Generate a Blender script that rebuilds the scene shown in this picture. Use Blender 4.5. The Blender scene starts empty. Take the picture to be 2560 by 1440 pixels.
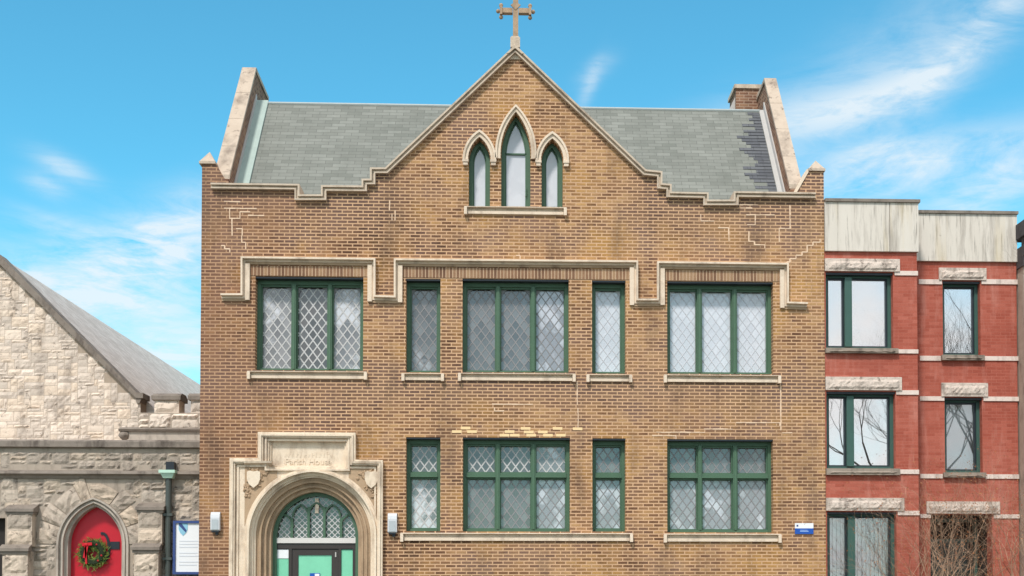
import bpy, bmesh, math, random
from mathutils import Vector, Matrix, Euler, noise
from mathutils.geometry import tessellate_polygon

rnd = random.Random(7)
C = bpy.context.scene.collection
SC = bpy.context.scene

# ------------------------------------------------------------------ camera
F, PPX, PPY, W0 = 3080.0, 1411.0, 1378.0, 2560.0
CAM = Vector((0.0, -24.25, 1.65))
ROT = Euler((math.radians(90 + 1.63), 0, math.radians(-2.35)), 'XYZ').to_matrix()
cd = bpy.data.cameras.new('camera')
cam = bpy.data.objects.new('camera', cd)
C.objects.link(cam)
cam.location = CAM
cam.rotation_euler = (math.radians(90 + 1.63), 0, math.radians(-2.35))
cd.sensor_width = 36.0
cd.lens = 36.0 * F / W0
cd.shift_x = (1280 - PPX) / W0
cd.shift_y = (PPY - 720) / W0
cd.clip_end = 2000
SC.camera = cam


def P(px, py, Y=0.0):
    """measured picture point -> (X, Z) on the vertical plane at depth Y"""
    d = ROT @ Vector(((px - PPX) / F, -(py - PPY) / F, -1))
    t = (Y - CAM.y) / d.y
    p = CAM + d * t
    return (p.x, p.z)


def PL(pts, Y=0.0):
    return [P(a, b, Y) for a, b in pts]


def rect(a, b, c, d, Y=0.0):
    return (P(a, (b + d) / 2, Y)[0], P(c, (b + d) / 2, Y)[0], P((a + c) / 2, d, Y)[1], P((a + c) / 2, b, Y)[1])


def sx(px, Y=0.0, py=1000):
    return P(px, py, Y)[0]


def sz(py, Y=0.0, px=1280):
    return P(px, py, Y)[1]


# ------------------------------------------------------------------ object helpers
def tag(o, label=None, cat=None, group=None, kind=None):
    if label: o['label'] = label
    if cat: o['category'] = cat
    if group: o['group'] = group
    if kind: o['kind'] = kind
    return o


def thing(name, loc, label, cat, group=None):
    o = bpy.data.objects.new(name, None)
    o.empty_display_size = 0.3
    C.objects.link(o)
    o.location = loc
    return tag(o, label, cat, group)


def origin(o):
    v = Vector((0, 0, 0))
    while o is not None:
        v += Vector(o.location)
        o = o.parent
    return v


class MB:
    def __init__(self):
        self.v, self.f = [], []

    def add(self, vs, fs):
        n = len(self.v)
        self.v += [tuple(p) for p in vs]
        self.f += [tuple(i + n for i in f) for f in fs]
        return self

    def box(self, x0, x1, y0, y1, z0, z1):
        vs = [(x0, y0, z0), (x1, y0, z0), (x1, y1, z0), (x0, y1, z0), (x0, y0, z1), (x1, y0, z1), (x1, y1, z1), (x0, y1, z1)]
        return self.add(vs, [(0, 3, 2, 1), (4, 5, 6, 7), (0, 1, 5, 4), (1, 2, 6, 5), (2, 3, 7, 6), (3, 0, 4, 7)])

    def _prism(self, loops, fa, fb):
        flat = [p for l in loops for p in l]
        tri = tessellate_polygon([[Vector((p[0], p[1], 0)) for p in l] for l in loops])
        n = len(flat)
        vs = [fa(p) for p in flat] + [fb(p) for p in flat]
        fs = [tuple(t) for t in tri] + [tuple(i + n for i in reversed(t)) for t in tri]
        k = 0
        for l in loops:
            m = len(l)
            for i in range(m):
                a, b = k + i, k + (i + 1) % m
                fs.append((a, b, b + n, a + n))
            k += m
        return self.add(vs, fs)

    def prism(self, loops, y0, y1):
        """XZ outline (first loop) with holes (other loops), extruded in depth"""
        if loops and not isinstance(loops[0][0], (tuple, list)): loops = [loops]
        return self._prism(loops, lambda p: (p[0], y0, p[1]), lambda p: (p[0], y1, p[1]))

    def prism_x(self, poly, x0, x1):
        return self._prism([poly], lambda p: (x0, p[0], p[1]), lambda p: (x1, p[0], p[1]))

    def bar(self, p, q, h, y0, y1):
        d = Vector((q[0] - p[0], q[1] - p[1]))
        if d.length < 1e-6: return self
        n = Vector((-d.y, d.x)).normalized() * h
        return self.prism([(p[0] + n.x, p[1] + n.y), (q[0] + n.x, q[1] + n.y), (q[0] - n.x, q[1] - n.y), (p[0] - n.x, p[1] - n.y)], y0, y1)

    def tube(self, p, q, r0, r1, n=8, caps=True):
        p, q = Vector(p), Vector(q)
        d = (q - p)
        if d.length < 1e-6: return self
        d.normalize()
        a = d.orthogonal().normalized()
        b = d.cross(a)
        vs = []
        for c, r in ((p, r0), (q, r1)):
            for i in range(n):
                t = 2 * math.pi * i / n
                vs.append(c + a * (r * math.cos(t)) + b * (r * math.sin(t)))
        fs = [(i, (i + 1) % n, n + (i + 1) % n, n + i) for i in range(n)]
        if caps: fs += [tuple(reversed(range(n))), tuple(range(n, 2 * n))]
        return self.add(vs, fs)

    def lathe(self, prof, cx, cy, n=20):
        vs, fs = [], []
        for r, z in prof:
            for i in range(n):
                t = 2 * math.pi * i / n
                vs.append((cx + r * math.cos(t), cy + r * math.sin(t), z))
        for j in range(len(prof) - 1):
            for i in range(n):
                k = (i + 1) % n
                fs.append((j * n + i, j * n + k, (j + 1) * n + k, (j + 1) * n + i))
        fs += [tuple(reversed(range(n))), tuple(range((len(prof) - 1) * n, len(prof) * n))]
        return self.add(vs, fs)

    def ball(self, c, r, seg=10, rings=6, jit=0.0):
        vs, fs = [], []
        rx, ry, rz = r if isinstance(r, tuple) else (r, r, r)
        for j in range(rings + 1):
            ph = math.pi * j / rings
            for i in range(seg):
                th = 2 * math.pi * i / seg
                k = 1 + rnd.uniform(-jit, jit)
                vs.append((c[0] + rx * k * math.sin(ph) * math.cos(th), c[1] + ry * k * math.sin(ph) * math.sin(th), c[2] + rz * k * math.cos(ph)))
        for j in range(rings):
            for i in range(seg):
                k = (i + 1) % seg
                fs.append((j * seg + i, j * seg + k, (j + 1) * seg + k, (j + 1) * seg + i))
        return self.add(vs, fs)

    def rough(self, x0, x1, z0, z1, y0, amp, step=0.09, base=0.02, mask=None):
        """rock-faced block front: rim at y0 + base, rugged bulge towards the street"""
        nx = max(2, int(round((x1 - x0) / step)))
        nz = max(2, int(round((z1 - z0) / step)))
        vs, fs = [], []
        ph = rnd.uniform(0, 100)
        for j in range(nz + 1):
            for i in range(nx + 1):
                e = i in (0, nx) or j in (0, nz)
                x = x0 + (x1 - x0) * i / nx
                z = z0 + (z1 - z0) * j / nz
                if e:
                    y = y0 + base
                else:
                    y = y0 - amp * (0.35 + 0.65 * rnd.random()) - amp * 0.5 * noise.noise(Vector((x * 4, ph, z * 6)))
                    x += rnd.uniform(-.15, .15) * step
                    z += rnd.uniform(-.15, .15) * step
                vs.append((x, y, z))
        for j in range(nz):
            for i in range(nx):
                a = j * (nx + 1) + i
                fs.append((a, a + 1, a + nx + 2, a + nx + 1))
        return self.add(vs, fs)

    def build(self, name, mat, parent=None, smooth=False, recalc=True):
        o = origin(parent)
        me = bpy.data.meshes.new(name)
        me.from_pydata([(x - o.x, y - o.y, z - o.z) for x, y, z in self.v], [], self.f)
        if recalc:
            bm = bmesh.new()
            bm.from_mesh(me)
            bmesh.ops.recalc_face_normals(bm, faces=bm.faces)
            bm.to_mesh(me)
            bm.free()
        uv = me.uv_layers.new(name='UVMap')
        for p in me.polygons:
            n = p.normal
            ax, ay, az = abs(n.x), abs(n.y), abs(n.z)
            for li in p.loop_indices:
                co = self.v[me.loops[li].vertex_index] if not recalc else (me.vertices[me.loops[li].vertex_index].co + o)
                if ay >= ax and ay >= az * 0.6: uv.data[li].uv = (co[0], co[2])
                elif ax >= ay and ax >= az * 0.6: uv.data[li].uv = (co[1], co[2])
                else: uv.data[li].uv = (co[0], co[1])
            p.use_smooth = smooth
        me.materials.append(mat)
        ob = bpy.data.objects.new(name, me)
        C.objects.link(ob)
        if parent is not None: ob.parent = parent
        return ob


def offset_poly(pts, d):
    """open polyline moved sideways by d (positive = to the right of travel), mitred"""
    out = []
    n = len(pts)
    for i in range(n):
        p = Vector(pts[i])
        d0 = (p - Vector(pts[i - 1])).normalized() if i > 0 else None
        d1 = (Vector(pts[i + 1]) - p).normalized() if i < n - 1 else None
        if d0 is None: d0 = d1
        if d1 is None: d1 = d0
        n0 = Vector((d0.y, -d0.x))
        n1 = Vector((d1.y, -d1.x))
        m = n0 + n1
        if m.length < 1e-4: m = n0
        m.normalize()
        k = d / max(0.35, m.dot(n0))
        out.append((p.x + m.x * k, p.y + m.y * k))
    return out


def band(pts, d0, d1):
    return offset_poly(pts, d0) + list(reversed(offset_poly(pts, d1)))


def arch_pts(cx, w, zs, rise, z0, n=14):
    """pointed arch outline from the left foot over the apex to the right foot"""
    c = (rise * rise - w * w) / (2 * w)
    R = w + c
    pts = [(cx - w, z0)]
    a1 = math.atan2(rise, c)
    for i in range(n + 1):
        t = a1 * i / n
        pts.append((cx + c - R * math.cos(t), zs + R * math.sin(t)))
    right = [(2 * cx - x, z) for x, z in reversed(pts[:-1])]
    return pts + right


def clip_poly(poly, conv):
    """Sutherland-Hodgman against a convex outline given clockwise or not"""
    ar = sum(conv[i][0] * conv[(i + 1) % len(conv)][1] - conv[(i + 1) % len(conv)][0] * conv[i][1] for i in range(len(conv)))
    s = 1 if ar > 0 else -1
    out = poly
    for i in range(len(conv)):
        a, b = conv[i], conv[(i + 1) % len(conv)]
        ex, ey = b[0] - a[0], b[1] - a[1]
        side = lambda p: s * (ex * (p[1] - a[1]) - ey * (p[0] - a[0]))
        res = []
        for j in range(len(out)):
            p, q = out[j], out[(j + 1) % len(out)]
            sp, sq = side(p), side(q)
            if sp >= 0: res.append(p)
            if (sp > 0) != (sq > 0) and abs(sp - sq) > 1e-12:
                t = sp / (sp - sq)
                res.append((p[0] + (q[0] - p[0]) * t, p[1] + (q[1] - p[1]) * t))
        out = res
        if len(out) < 3: return []
    return out


def clip_line(p, q, conv):
    ar = sum(conv[i][0] * conv[(i + 1) % len(conv)][1] - conv[(i + 1) % len(conv)][0] * conv[i][1] for i in range(len(conv)))
    s = 1 if ar > 0 else -1
    t0, t1 = 0.0, 1.0
    for i in range(len(conv)):
        a, b = conv[i], conv[(i + 1) % len(conv)]
        ex, ey = b[0] - a[0], b[1] - a[1]
        f = lambda r: s * (ex * (r[1] - a[1]) - ey * (r[0] - a[0]))
        fp, fq = f(p), f(q)
        if fp < 0 and fq < 0: return None
        if fp < 0: t0 = max(t0, fp / (fp - fq))
        elif fq < 0: t1 = min(t1, fp / (fp - fq))
    if t0 >= t1: return None
    L = lambda t: (p[0] + (q[0] - p[0]) * t, p[1] + (q[1] - p[1]) * t)
    return L(t0), L(t1)


# ------------------------------------------------------------------ materials
def srgb(r, g, b, k=1.0):
    f = lambda c: ((c / 255 + .055) / 1.055) ** 2.4 if c > 10 else c / 255 / 12.92
    return (f(r) * k, f(g) * k, f(b) * k, 1)


class NT:
    def __init__(self, name):
        self.m = bpy.data.materials.new(name)
        self.m.use_nodes = True
        self.t = self.m.node_tree
        self.n = self.t.nodes
        self.b = self.n['Principled BSDF']

    def new(self, typ, **kw):
        n = self.n.new(typ)
        for k, v in kw.items():
            if k in n.inputs.keys() if isinstance(k, str) else False: n.inputs[k].default_value = v
            else: setattr(n, k, v)
        return n

    def L(self, a, b): self.t.links.new(a, b)

    def uv(self): return self.new('ShaderNodeTexCoord').outputs['UV']

    def obj(self): return self.new('ShaderNodeTexCoord').outputs['Object']

    def mapping(self, vec, scale=(1, 1, 1), loc=(0, 0, 0), rot=(0, 0, 0)):
        n = self.n.new('ShaderNodeMapping')
        n.inputs['Scale'].default_value = scale
        n.inputs['Location'].default_value = loc
        n.inputs['Rotation'].default_value = rot
        self.L(vec, n.inputs['Vector'])
        return n.outputs[0]

    def noise(self, vec, scale, detail=4, rough=.55, dist=0.0):
        n = self.n.new('ShaderNodeTexNoise')
        n.inputs['Scale'].default_value = scale
        n.inputs['Detail'].default_value = detail
        n.inputs['Roughness'].default_value = rough
        n.inputs['Distortion'].default_value = dist
        if vec is not None: self.L(vec, n.inputs['Vector'])
        return n.outputs['Fac']

    def ramp(self, fac, stops, interp='LINEAR'):
        n = self.n.new('ShaderNodeValToRGB')
        n.color_ramp.interpolation = interp
        e = n.color_ramp.elements
        while len(e) < len(stops): e.new(0.5)
        for i, (p, c) in enumerate(stops):
            e[i].position = p
            e[i].color = c if len(c) == 4 else (*c, 1)
        self.L(fac, n.inputs['Fac'])
        return n.outputs['Color']

    def mix(self, fac, a, b, blend='MIX'):
        n = self.n.new('ShaderNodeMix')
        n.data_type = 'RGBA'
        n.blend_type = blend
        for s, v in ((n.inputs[0], fac), (n.inputs[6], a), (n.inputs[7], b)):
            if hasattr(v, 'is_linked'): self.L(v, s)
            else: s.default_value = v
        return n.outputs[2]

    def math(self, op, a, b=None, clamp=False):
        n = self.n.new('ShaderNodeMath')
        n.operation = op
        n.use_clamp = clamp
        for s, v in ((n.inputs[0], a), (n.inputs[1], b)):
            if v is None: continue
            if hasattr(v, 'is_linked'): self.L(v, s)
            else: s.default_value = v
        return n.outputs[0]

    def bump(self, h, strength=.4, dist=.01):
        n = self.n.new('ShaderNodeBump')
        n.inputs['Strength'].default_value = strength
        n.inputs['Distance'].default_value = dist
        self.L(h, n.inputs['Height'])
        self.L(n.outputs[0], self.b.inputs['Normal'])

    def fin(self, col, rough=.85, spec=.25):
        if hasattr(col, 'is_linked'): self.L(col, self.b.inputs['Base Color'])
        else: self.b.inputs['Base Color'].default_value = col
        self.b.inputs['Roughness'].default_value = rough
        self.b.inputs['Specular IOR Level'].default_value = spec
        return self.m


G = lambda v: (v, v, v, 1)


def brick_mat(name, pal, mortar, bw, bh, ms, smooth=.25, rot=0.0, stain=True, tone=None, streak=False):
    t = NT(name)
    uv = t.uv()
    vec = t.mapping(uv, rot=(0, 0, rot)) if rot else uv
    wob = t.n.new('ShaderNodeVectorMath'); wob.operation = 'MULTIPLY_ADD'
    nz = t.n.new('ShaderNodeTexNoise'); nz.inputs['Scale'].default_value = 9; nz.inputs['Detail'].default_value = 2
    t.L(vec, nz.inputs['Vector'])
    t.L(nz.outputs['Color'], wob.inputs[0]); wob.inputs[1].default_value = (.012, .006, 0); t.L(vec, wob.inputs[2])
    br = t.n.new('ShaderNodeTexBrick')
    br.inputs['Scale'].default_value = 1
    br.inputs['Brick Width'].default_value = bw
    br.inputs['Row Height'].default_value = bh
    br.inputs['Mortar Size'].default_value = ms
    br.inputs['Mortar Smooth'].default_value = smooth
    br.inputs['Color1'].default_value = G(0)
    br.inputs['Color2'].default_value = G(1)
    br.inputs['Mortar'].default_value = G(.5)
    t.L(wob.outputs[0], br.inputs['Vector'])
    big = t.noise(uv, .55, 5, .6)
    mid = t.noise(uv, 2.2, 4, .6)
    v = t.math('MULTIPLY_ADD', t.math('SUBTRACT', big, .5), 1.7)
    t.n[-1].inputs[2].default_value = 0
    # per-brick value pushed by the broad tone of that patch of wall
    fac = t.math('ADD', t.math('MULTIPLY', br.outputs['Color'], .62), t.math('MULTIPLY', mid, .38))
    fac = t.math('ADD', fac, v)
    if tone is not None:
        fac = t.math('ADD', fac, tone(t, uv))
    t.math('ADD', 0, 0)
    fac = t.math('ADD', fac, 0.0, True)
    col = t.ramp(fac, pal)
    fine = t.noise(uv, 45, 3, .6)
    if tone is not None:
        pu = t.noise(t.mapping(uv, loc=(4, 7, 0)), .8, 4, .6)
        col = t.mix(t.ramp(pu, [(.48, G(0)), (.64, G(.7))]), col, srgb(128, 102, 92))
        go = t.noise(t.mapping(uv, loc=(11, 3, 0)), .9, 5, .65)
        col = t.mix(t.ramp(go, [(.50, G(0)), (.66, G(.6))]), col, srgb(192, 146, 82))
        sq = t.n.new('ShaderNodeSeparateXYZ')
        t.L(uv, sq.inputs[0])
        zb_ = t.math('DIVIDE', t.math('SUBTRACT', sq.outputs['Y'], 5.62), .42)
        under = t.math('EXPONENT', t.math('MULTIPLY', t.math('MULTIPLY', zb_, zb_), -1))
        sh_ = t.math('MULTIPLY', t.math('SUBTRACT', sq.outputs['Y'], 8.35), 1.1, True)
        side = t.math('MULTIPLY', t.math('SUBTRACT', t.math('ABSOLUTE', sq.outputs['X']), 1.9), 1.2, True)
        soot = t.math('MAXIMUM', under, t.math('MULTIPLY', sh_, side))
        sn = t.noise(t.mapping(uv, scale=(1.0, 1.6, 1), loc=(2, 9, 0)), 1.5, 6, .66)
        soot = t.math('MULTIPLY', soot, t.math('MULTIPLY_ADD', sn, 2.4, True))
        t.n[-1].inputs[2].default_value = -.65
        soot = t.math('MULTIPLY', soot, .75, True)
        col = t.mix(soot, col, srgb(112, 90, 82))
    col = t.mix(.35, col, t.ramp(fine, [(.3, G(.55)), (.7, G(1.25))]), 'MULTIPLY')
    mcol = t.mix(t.noise(uv, 1.3, 5, .65), (*[c * .72 for c in mortar[:3]], 1), (*[min(1, c * 1.18) for c in mortar[:3]], 1))
    if tone is not None:
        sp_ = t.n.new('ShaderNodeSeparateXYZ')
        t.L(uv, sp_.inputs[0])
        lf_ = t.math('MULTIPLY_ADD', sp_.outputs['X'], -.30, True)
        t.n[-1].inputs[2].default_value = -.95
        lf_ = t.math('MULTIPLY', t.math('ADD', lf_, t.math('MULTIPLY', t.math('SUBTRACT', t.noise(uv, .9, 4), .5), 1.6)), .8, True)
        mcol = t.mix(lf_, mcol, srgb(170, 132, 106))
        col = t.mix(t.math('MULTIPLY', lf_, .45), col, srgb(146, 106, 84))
    col = t.mix(br.outputs['Fac'], col, mcol)
    if stain:
        st = t.noise(t.mapping(uv, scale=(1.6, .35, 1)), 1.1, 6, .62)
        col = t.mix(t.ramp(st, [(.52, G(0)), (.72, G(.55))]), col, srgb(96, 78, 66), 'MIX')
    if streak:
        sk = t.noise(t.mapping(uv, scale=(5, .7, 1)), 1.0, 6, .66)
        col = t.mix(t.ramp(sk, [(.52, G(0)), (.72, G(.5))]), col, srgb(202, 144, 130))
        sk2 = t.noise(t.mapping(uv, scale=(1.2, 1.2, 1), loc=(3, 3, 0)), 1.0, 6, .66)
        col = t.mix(t.ramp(sk2, [(.5, G(0)), (.7, G(.4))]), col, srgb(150, 80, 68))
    t.bump(t.math('SUBTRACT', 1, br.outputs['Fac']), .55, .008)
    return t.fin(col, .9, .15)


def tone_main(t, uv):
    """old wall: redder and browner towards its left end, golden elsewhere, soot streaks where the bays meet"""
    s = t.n.new('ShaderNodeSeparateXYZ')
    t.L(uv, s.inputs[0])
    mr = t.n.new('ShaderNodeMapRange')
    mr.inputs['From Min'].default_value = -6.2
    mr.inputs['From Max'].default_value = 1.0
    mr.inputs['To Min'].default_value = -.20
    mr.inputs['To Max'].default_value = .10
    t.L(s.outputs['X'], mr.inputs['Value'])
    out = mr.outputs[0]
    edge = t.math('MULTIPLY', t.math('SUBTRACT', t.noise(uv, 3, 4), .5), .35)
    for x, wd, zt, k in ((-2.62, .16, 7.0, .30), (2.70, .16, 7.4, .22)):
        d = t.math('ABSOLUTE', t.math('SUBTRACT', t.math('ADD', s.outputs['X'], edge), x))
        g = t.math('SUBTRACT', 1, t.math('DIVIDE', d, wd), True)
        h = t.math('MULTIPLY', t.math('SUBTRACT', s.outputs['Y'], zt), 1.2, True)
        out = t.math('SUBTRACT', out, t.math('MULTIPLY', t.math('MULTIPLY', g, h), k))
    return out


PAL = [(.0, srgb(86, 61, 47)), (.28, srgb(116, 84, 63)), (.5, srgb(141, 105, 77)), (.72, srgb(163, 124, 88)), (1, srgb(190, 150, 106))]
M = {}
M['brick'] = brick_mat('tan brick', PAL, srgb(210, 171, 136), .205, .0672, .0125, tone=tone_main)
PALD = [(.0, srgb(88, 64, 50)), (.5, srgb(134, 100, 76)), (1, srgb(176, 140, 102))]
M['brick_plain'] = brick_mat('tan brick side', PALD, srgb(190, 160, 135), .205, .0672, .0105)
M['soldier'] = brick_mat('soldier brick', [(0, srgb(112, 84, 68)), (.5, srgb(146, 112, 88)), (1, srgb(180, 148, 116))], srgb(200, 170, 142), 9.0, .0672, .0095, rot=math.pi / 2, stain=False)
M['brick_chimney'] = brick_mat('chimney brick', [(0, srgb(88, 62, 52)), (.5, srgb(128, 92, 74)), (1, srgb(170, 132, 104))], srgb(180, 150, 130), .205, .0672, .0105)
M['red_brick'] = brick_mat('red brick', [(0, srgb(160, 82, 67)), (.5, srgb(174, 94, 78)), (1, srgb(188, 110, 94))], srgb(186, 112, 97), .2, .066, .004, stain=False, streak=True)


def stone(name, c0, c1, dirt, amt=.5, scale=1.5, island=0.0, bumpy=.3, pits=False, rough=.9):
    t = NT(name)
    o = t.obj()
    u = t.n.new('ShaderNodeNewGeometry')
    col = t.mix(t.noise(o, scale * 2.5, 6, .65), c0, c1)
    if island:
        r = t.ramp(u.outputs['Random Per Island'], [(0, G(1 - island)), (.5, G(1)), (.8, (1.0, .955, .89, 1)), (1, G(1.15))])
        col = t.mix(1, col, r, 'MULTIPLY')
    d = t.noise(t.mapping(o, scale=(1.4, 1.4, .5)), scale, 7, .68)
    col = t.mix(t.ramp(d, [(.5, G(0)), (.72, G(amt))]), col, dirt)
    if pits:
        p = t.noise(o, 7, 5, .7, .6)
        col = t.mix(t.ramp(p, [(.58, G(0)), (.66, G(.75))]), col, dirt)
    f = t.noise(o, 28, 5, .7)
    t.bump(t.math('ADD', f, t.math('MULTIPLY', t.noise(o, 6, 5, .6), 2)), bumpy, .02)
    return t.fin(col, rough, .2)


M['limestone'] = stone('dressed limestone', srgb(238, 220, 200), srgb(214, 194, 172), srgb(134, 115, 100), .62, 2.4)
M['portal'] = stone('portal limestone', srgb(240, 224, 204), srgb(216, 195, 170), srgb(140, 116, 97), .75, 1.9)
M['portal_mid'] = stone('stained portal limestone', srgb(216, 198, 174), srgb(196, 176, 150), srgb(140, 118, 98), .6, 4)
M['portal_dark'] = stone('darker portal limestone', srgb(190, 164, 136), srgb(168, 142, 116), srgb(112, 92, 76), .7, 2.2)  # darker tone; in the spandrels it holds the shade of the carving
M['end_coping'] = stone('weathered end coping', srgb(206, 189, 172), srgb(180, 162, 145), srgb(116, 102, 93), .7, 1.8, pits=True)
M['cross_stone'] = stone('brown cross stone', srgb(190, 164, 138), srgb(160, 136, 112), srgb(104, 86, 72), .6, 4)
M['coping'] = stone('coping limestone', srgb(216, 199, 180), srgb(188, 170, 151), srgb(112, 96, 84), .65, 2.4)
M['rubble'] = stone('rubble limestone', srgb(236, 220, 206), srgb(212, 196, 181), srgb(116, 103, 94), .6, 2.2, island=.2, bumpy=.6, pits=True)
M['rubble_low'] = stone('weathered rubble limestone', srgb(208, 193, 178), srgb(170, 157, 144), srgb(84, 75, 70), .85, 1.8, island=.34, bumpy=.9, pits=True)
M['voussoir'] = stone('voussoir limestone', srgb(214, 198, 182), srgb(186, 170, 155), srgb(102, 90, 82), .7, 2.0, island=.26, bumpy=.8, pits=True)
M['door_mould'] = stone('door moulding stone', srgb(200, 188, 176), srgb(168, 156, 144), srgb(92, 82, 76), .6, 2.4)
M['mortar_pale'] = stone('pale lime mortar', srgb(184, 167, 150), srgb(164, 148, 132), srgb(116, 102, 92), .4, 3)
M['mortar'] = stone('grey mortar', srgb(184, 170, 156), srgb(160, 146, 132), srgb(104, 92, 84), .6, 3)
M['church_trim'] = stone('sooty church trim', srgb(152, 141, 131), srgb(120, 110, 102), srgb(58, 50, 46), .8, 2.4)
M['rock_lintel'] = stone('rock faced lintel', srgb(224, 208, 196), srgb(198, 182, 170), srgb(100, 88, 80), .8, 4.0, bumpy=.8, pits=True)
M['dark_sill'] = stone('grimy window sill', srgb(168, 154, 142), srgb(136, 124, 112), srgb(70, 62, 56), .8, 3)
M['smooth_band'] = stone('pale stone band', srgb(234, 216, 206), srgb(216, 198, 188), srgb(120, 104, 94), .6, 3.5)


def streaked():
    t = NT('streaked concrete')
    o = t.obj()
    v = t.mapping(o, scale=(5, 5, .45))
    col = t.mix(t.noise(v, 1.0, 6, .65), srgb(226, 218, 208), srgb(206, 197, 186))
    st = t.noise(t.mapping(o, scale=(7, 7, .6), loc=(3, 0, 0)), 1.0, 7, .7)
    col = t.mix(t.ramp(st, [(.48, G(0)), (.66, G(.7))]), col, srgb(152, 142, 132))
    s2 = t.noise(t.mapping(o, scale=(22, 22, 1.1), loc=(1, 0, 4)), 1.0, 5, .7)
    col = t.mix(t.ramp(s2, [(.56, G(0)), (.68, G(.65))]), col, srgb(116, 107, 99))
    ye = t.noise(t.mapping(o, scale=(3, 3, .3), loc=(9, 0, 2)), 1.0, 4, .6)
    col = t.mix(t.ramp(ye, [(.52, G(0)), (.68, G(.4))]), col, srgb(204, 184, 140))
    t.bump(t.noise(o, 20, 5, .6), .2, .01)
    return t.fin(col, .9, .2)


M['concrete'] = streaked()


def slate(name, c0, c1, c2, w=.3, h=.115):
    t = NT(name)
    uv = t.uv()
    br = t.n.new('ShaderNodeTexBrick')
    for k, v in (('Scale', 1), ('Brick Width', w), ('Row Height', h), ('Mortar Size', .005), ('Mortar Smooth', .3)): br.inputs[k].default_value = v
    br.inputs['Color1'].default_value = G(0); br.inputs['Color2'].default_value = G(1); br.inputs['Mortar'].default_value = G(0)
    t.L(uv, br.inputs['Vector'])
    f = t.math('ADD', t.math('MULTIPLY', br.outputs['Color'], .5), t.math('MULTIPLY', t.noise(uv, 1.6, 5, .65), .6), True)
    col = t.ramp(f, [(.15, c0), (.5, c1), (.9, c2)])
    col = t.mix(br.outputs['Fac'], col, (*[c * .72 for c in c0[:3]], 1))
    we = t.noise(t.mapping(uv, scale=(1, .5, 1)), 1.2, 6, .7)
    col = t.mix(t.ramp(we, [(.45, G(0)), (.7, G(.35))]), col, (*[c * .7 for c in c0[:3]], 1))
    t.bump(t.math('SUBTRACT', 1, br.outputs['Fac']), .5, .006)
    return t.fin(col, .8, .25)


M['slate'] = slate('grey green slate', srgb(114, 117, 111), srgb(127, 129, 123), srgb(141, 143, 137))
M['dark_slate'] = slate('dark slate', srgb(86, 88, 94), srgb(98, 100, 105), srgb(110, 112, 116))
M['church_roof'] = slate('pale church shingle', srgb(192, 180, 170), srgb(208, 196, 187), srgb(222, 212, 204), .25, .13)


def paint(name, c, var=.18, rough=.5, chips=None):
    t = NT(name)
    o = t.obj()
    col = t.mix(t.noise(o, 5, 5, .65), (*[x * (1 - var) for x in c[:3]], 1), (*[min(1, x * (1 + var)) for x in c[:3]], 1))
    if chips:
        col = t.mix(t.ramp(t.noise(o, 14, 6, .75), [(.66, G(0)), (.7, G(.7))]), col, chips)
    t.bump(t.noise(o, 60, 3), .08, .004)
    return t.fin(col, rough, .4)


M['green'] = paint('green paint', srgb(76, 106, 84), .16, .5, srgb(150, 170, 150))
M['dark_green'] = paint('dark green paint', srgb(60, 92, 84), .15, .45)
M['verdigris'] = paint('verdigris copper', srgb(166, 182, 176), .15, .6)
M['mint_copper'] = paint('mint copper', srgb(186, 220, 202), .12, .6)
M['ridge_metal'] = paint('zinc ridge', srgb(168, 176, 176), .1, .6)
M['white_metal'] = paint('pale flashing', srgb(186, 183, 180), .12, .6)
M['brown_door'] = paint('dark bronze door', srgb(62, 54, 52), .1, .35)
M['red_door'] = paint('red door paint', srgb(194, 26, 45), .12, .4)
M['black_iron'] = paint('black iron', srgb(38, 42, 50), .15, .4)
M['pipe'] = paint('dark downpipe', srgb(74, 80, 77), .2, .4)
M['white_paint'] = paint('off white paint', srgb(214, 210, 206), .06, .5)
M['lamp_shell'] = paint('silver lamp', srgb(206, 208, 212), .05, .3)
M['lamp_lens'] = paint('frosted lamp lens', srgb(178, 184, 188), .08, .25)
M['blue'] = paint('blue sign', srgb(30, 84, 176), .05, .4)
M['navy'] = paint('navy frame', srgb(56, 76, 132), .08, .4)
M['paper'] = paint('white paper', srgb(236, 238, 242), .02, .6)
M['faint_ink'] = paint('pale grey lettering', srgb(212, 217, 226), .05, .6)
M['pale_blue'] = paint('pale blue enamel', srgb(142, 196, 220), .05, .4)
M['light_ink'] = paint('pale blue lettering', srgb(150, 182, 236), .05, .5)
M['mint_film'] = paint('mint door film', srgb(128, 206, 172), .14, .2)
M['blind'] = paint('white blind', srgb(238, 239, 242), .03, .7)
M['leading'] = paint('lead came', srgb(196, 194, 194), .1, .5)
M['lead_dim'] = paint('dull lead came', srgb(142, 140, 142), .08, .5)
M['lead_white'] = paint('pale lead came', srgb(206, 206, 212), .06, .5)
M['dark_glass'] = paint('dark door glass', srgb(48, 56, 54), .3, .12)
M['dark_room'] = paint('dark interior', srgb(52, 48, 46), .1, .9)
M['repair'] = paint('fresh pale mortar', srgb(226, 196, 168), .2, .9)
M['pale_brick'] = paint('pale replacement brick', srgb(238, 208, 160), .10, .9)
M['ribbon'] = paint('red ribbon', srgb(196, 16, 34), .15, .5)
M['dark_stone'] = stone('black ornate cornice', srgb(92, 88, 90), srgb(66, 62, 64), srgb(34, 32, 32), .6, 3)
M['pale_stone'] = stone('pale stone house', srgb(226, 220, 208), srgb(204, 196, 184), srgb(140, 130, 120), .4, 2, pits=True)


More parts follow.
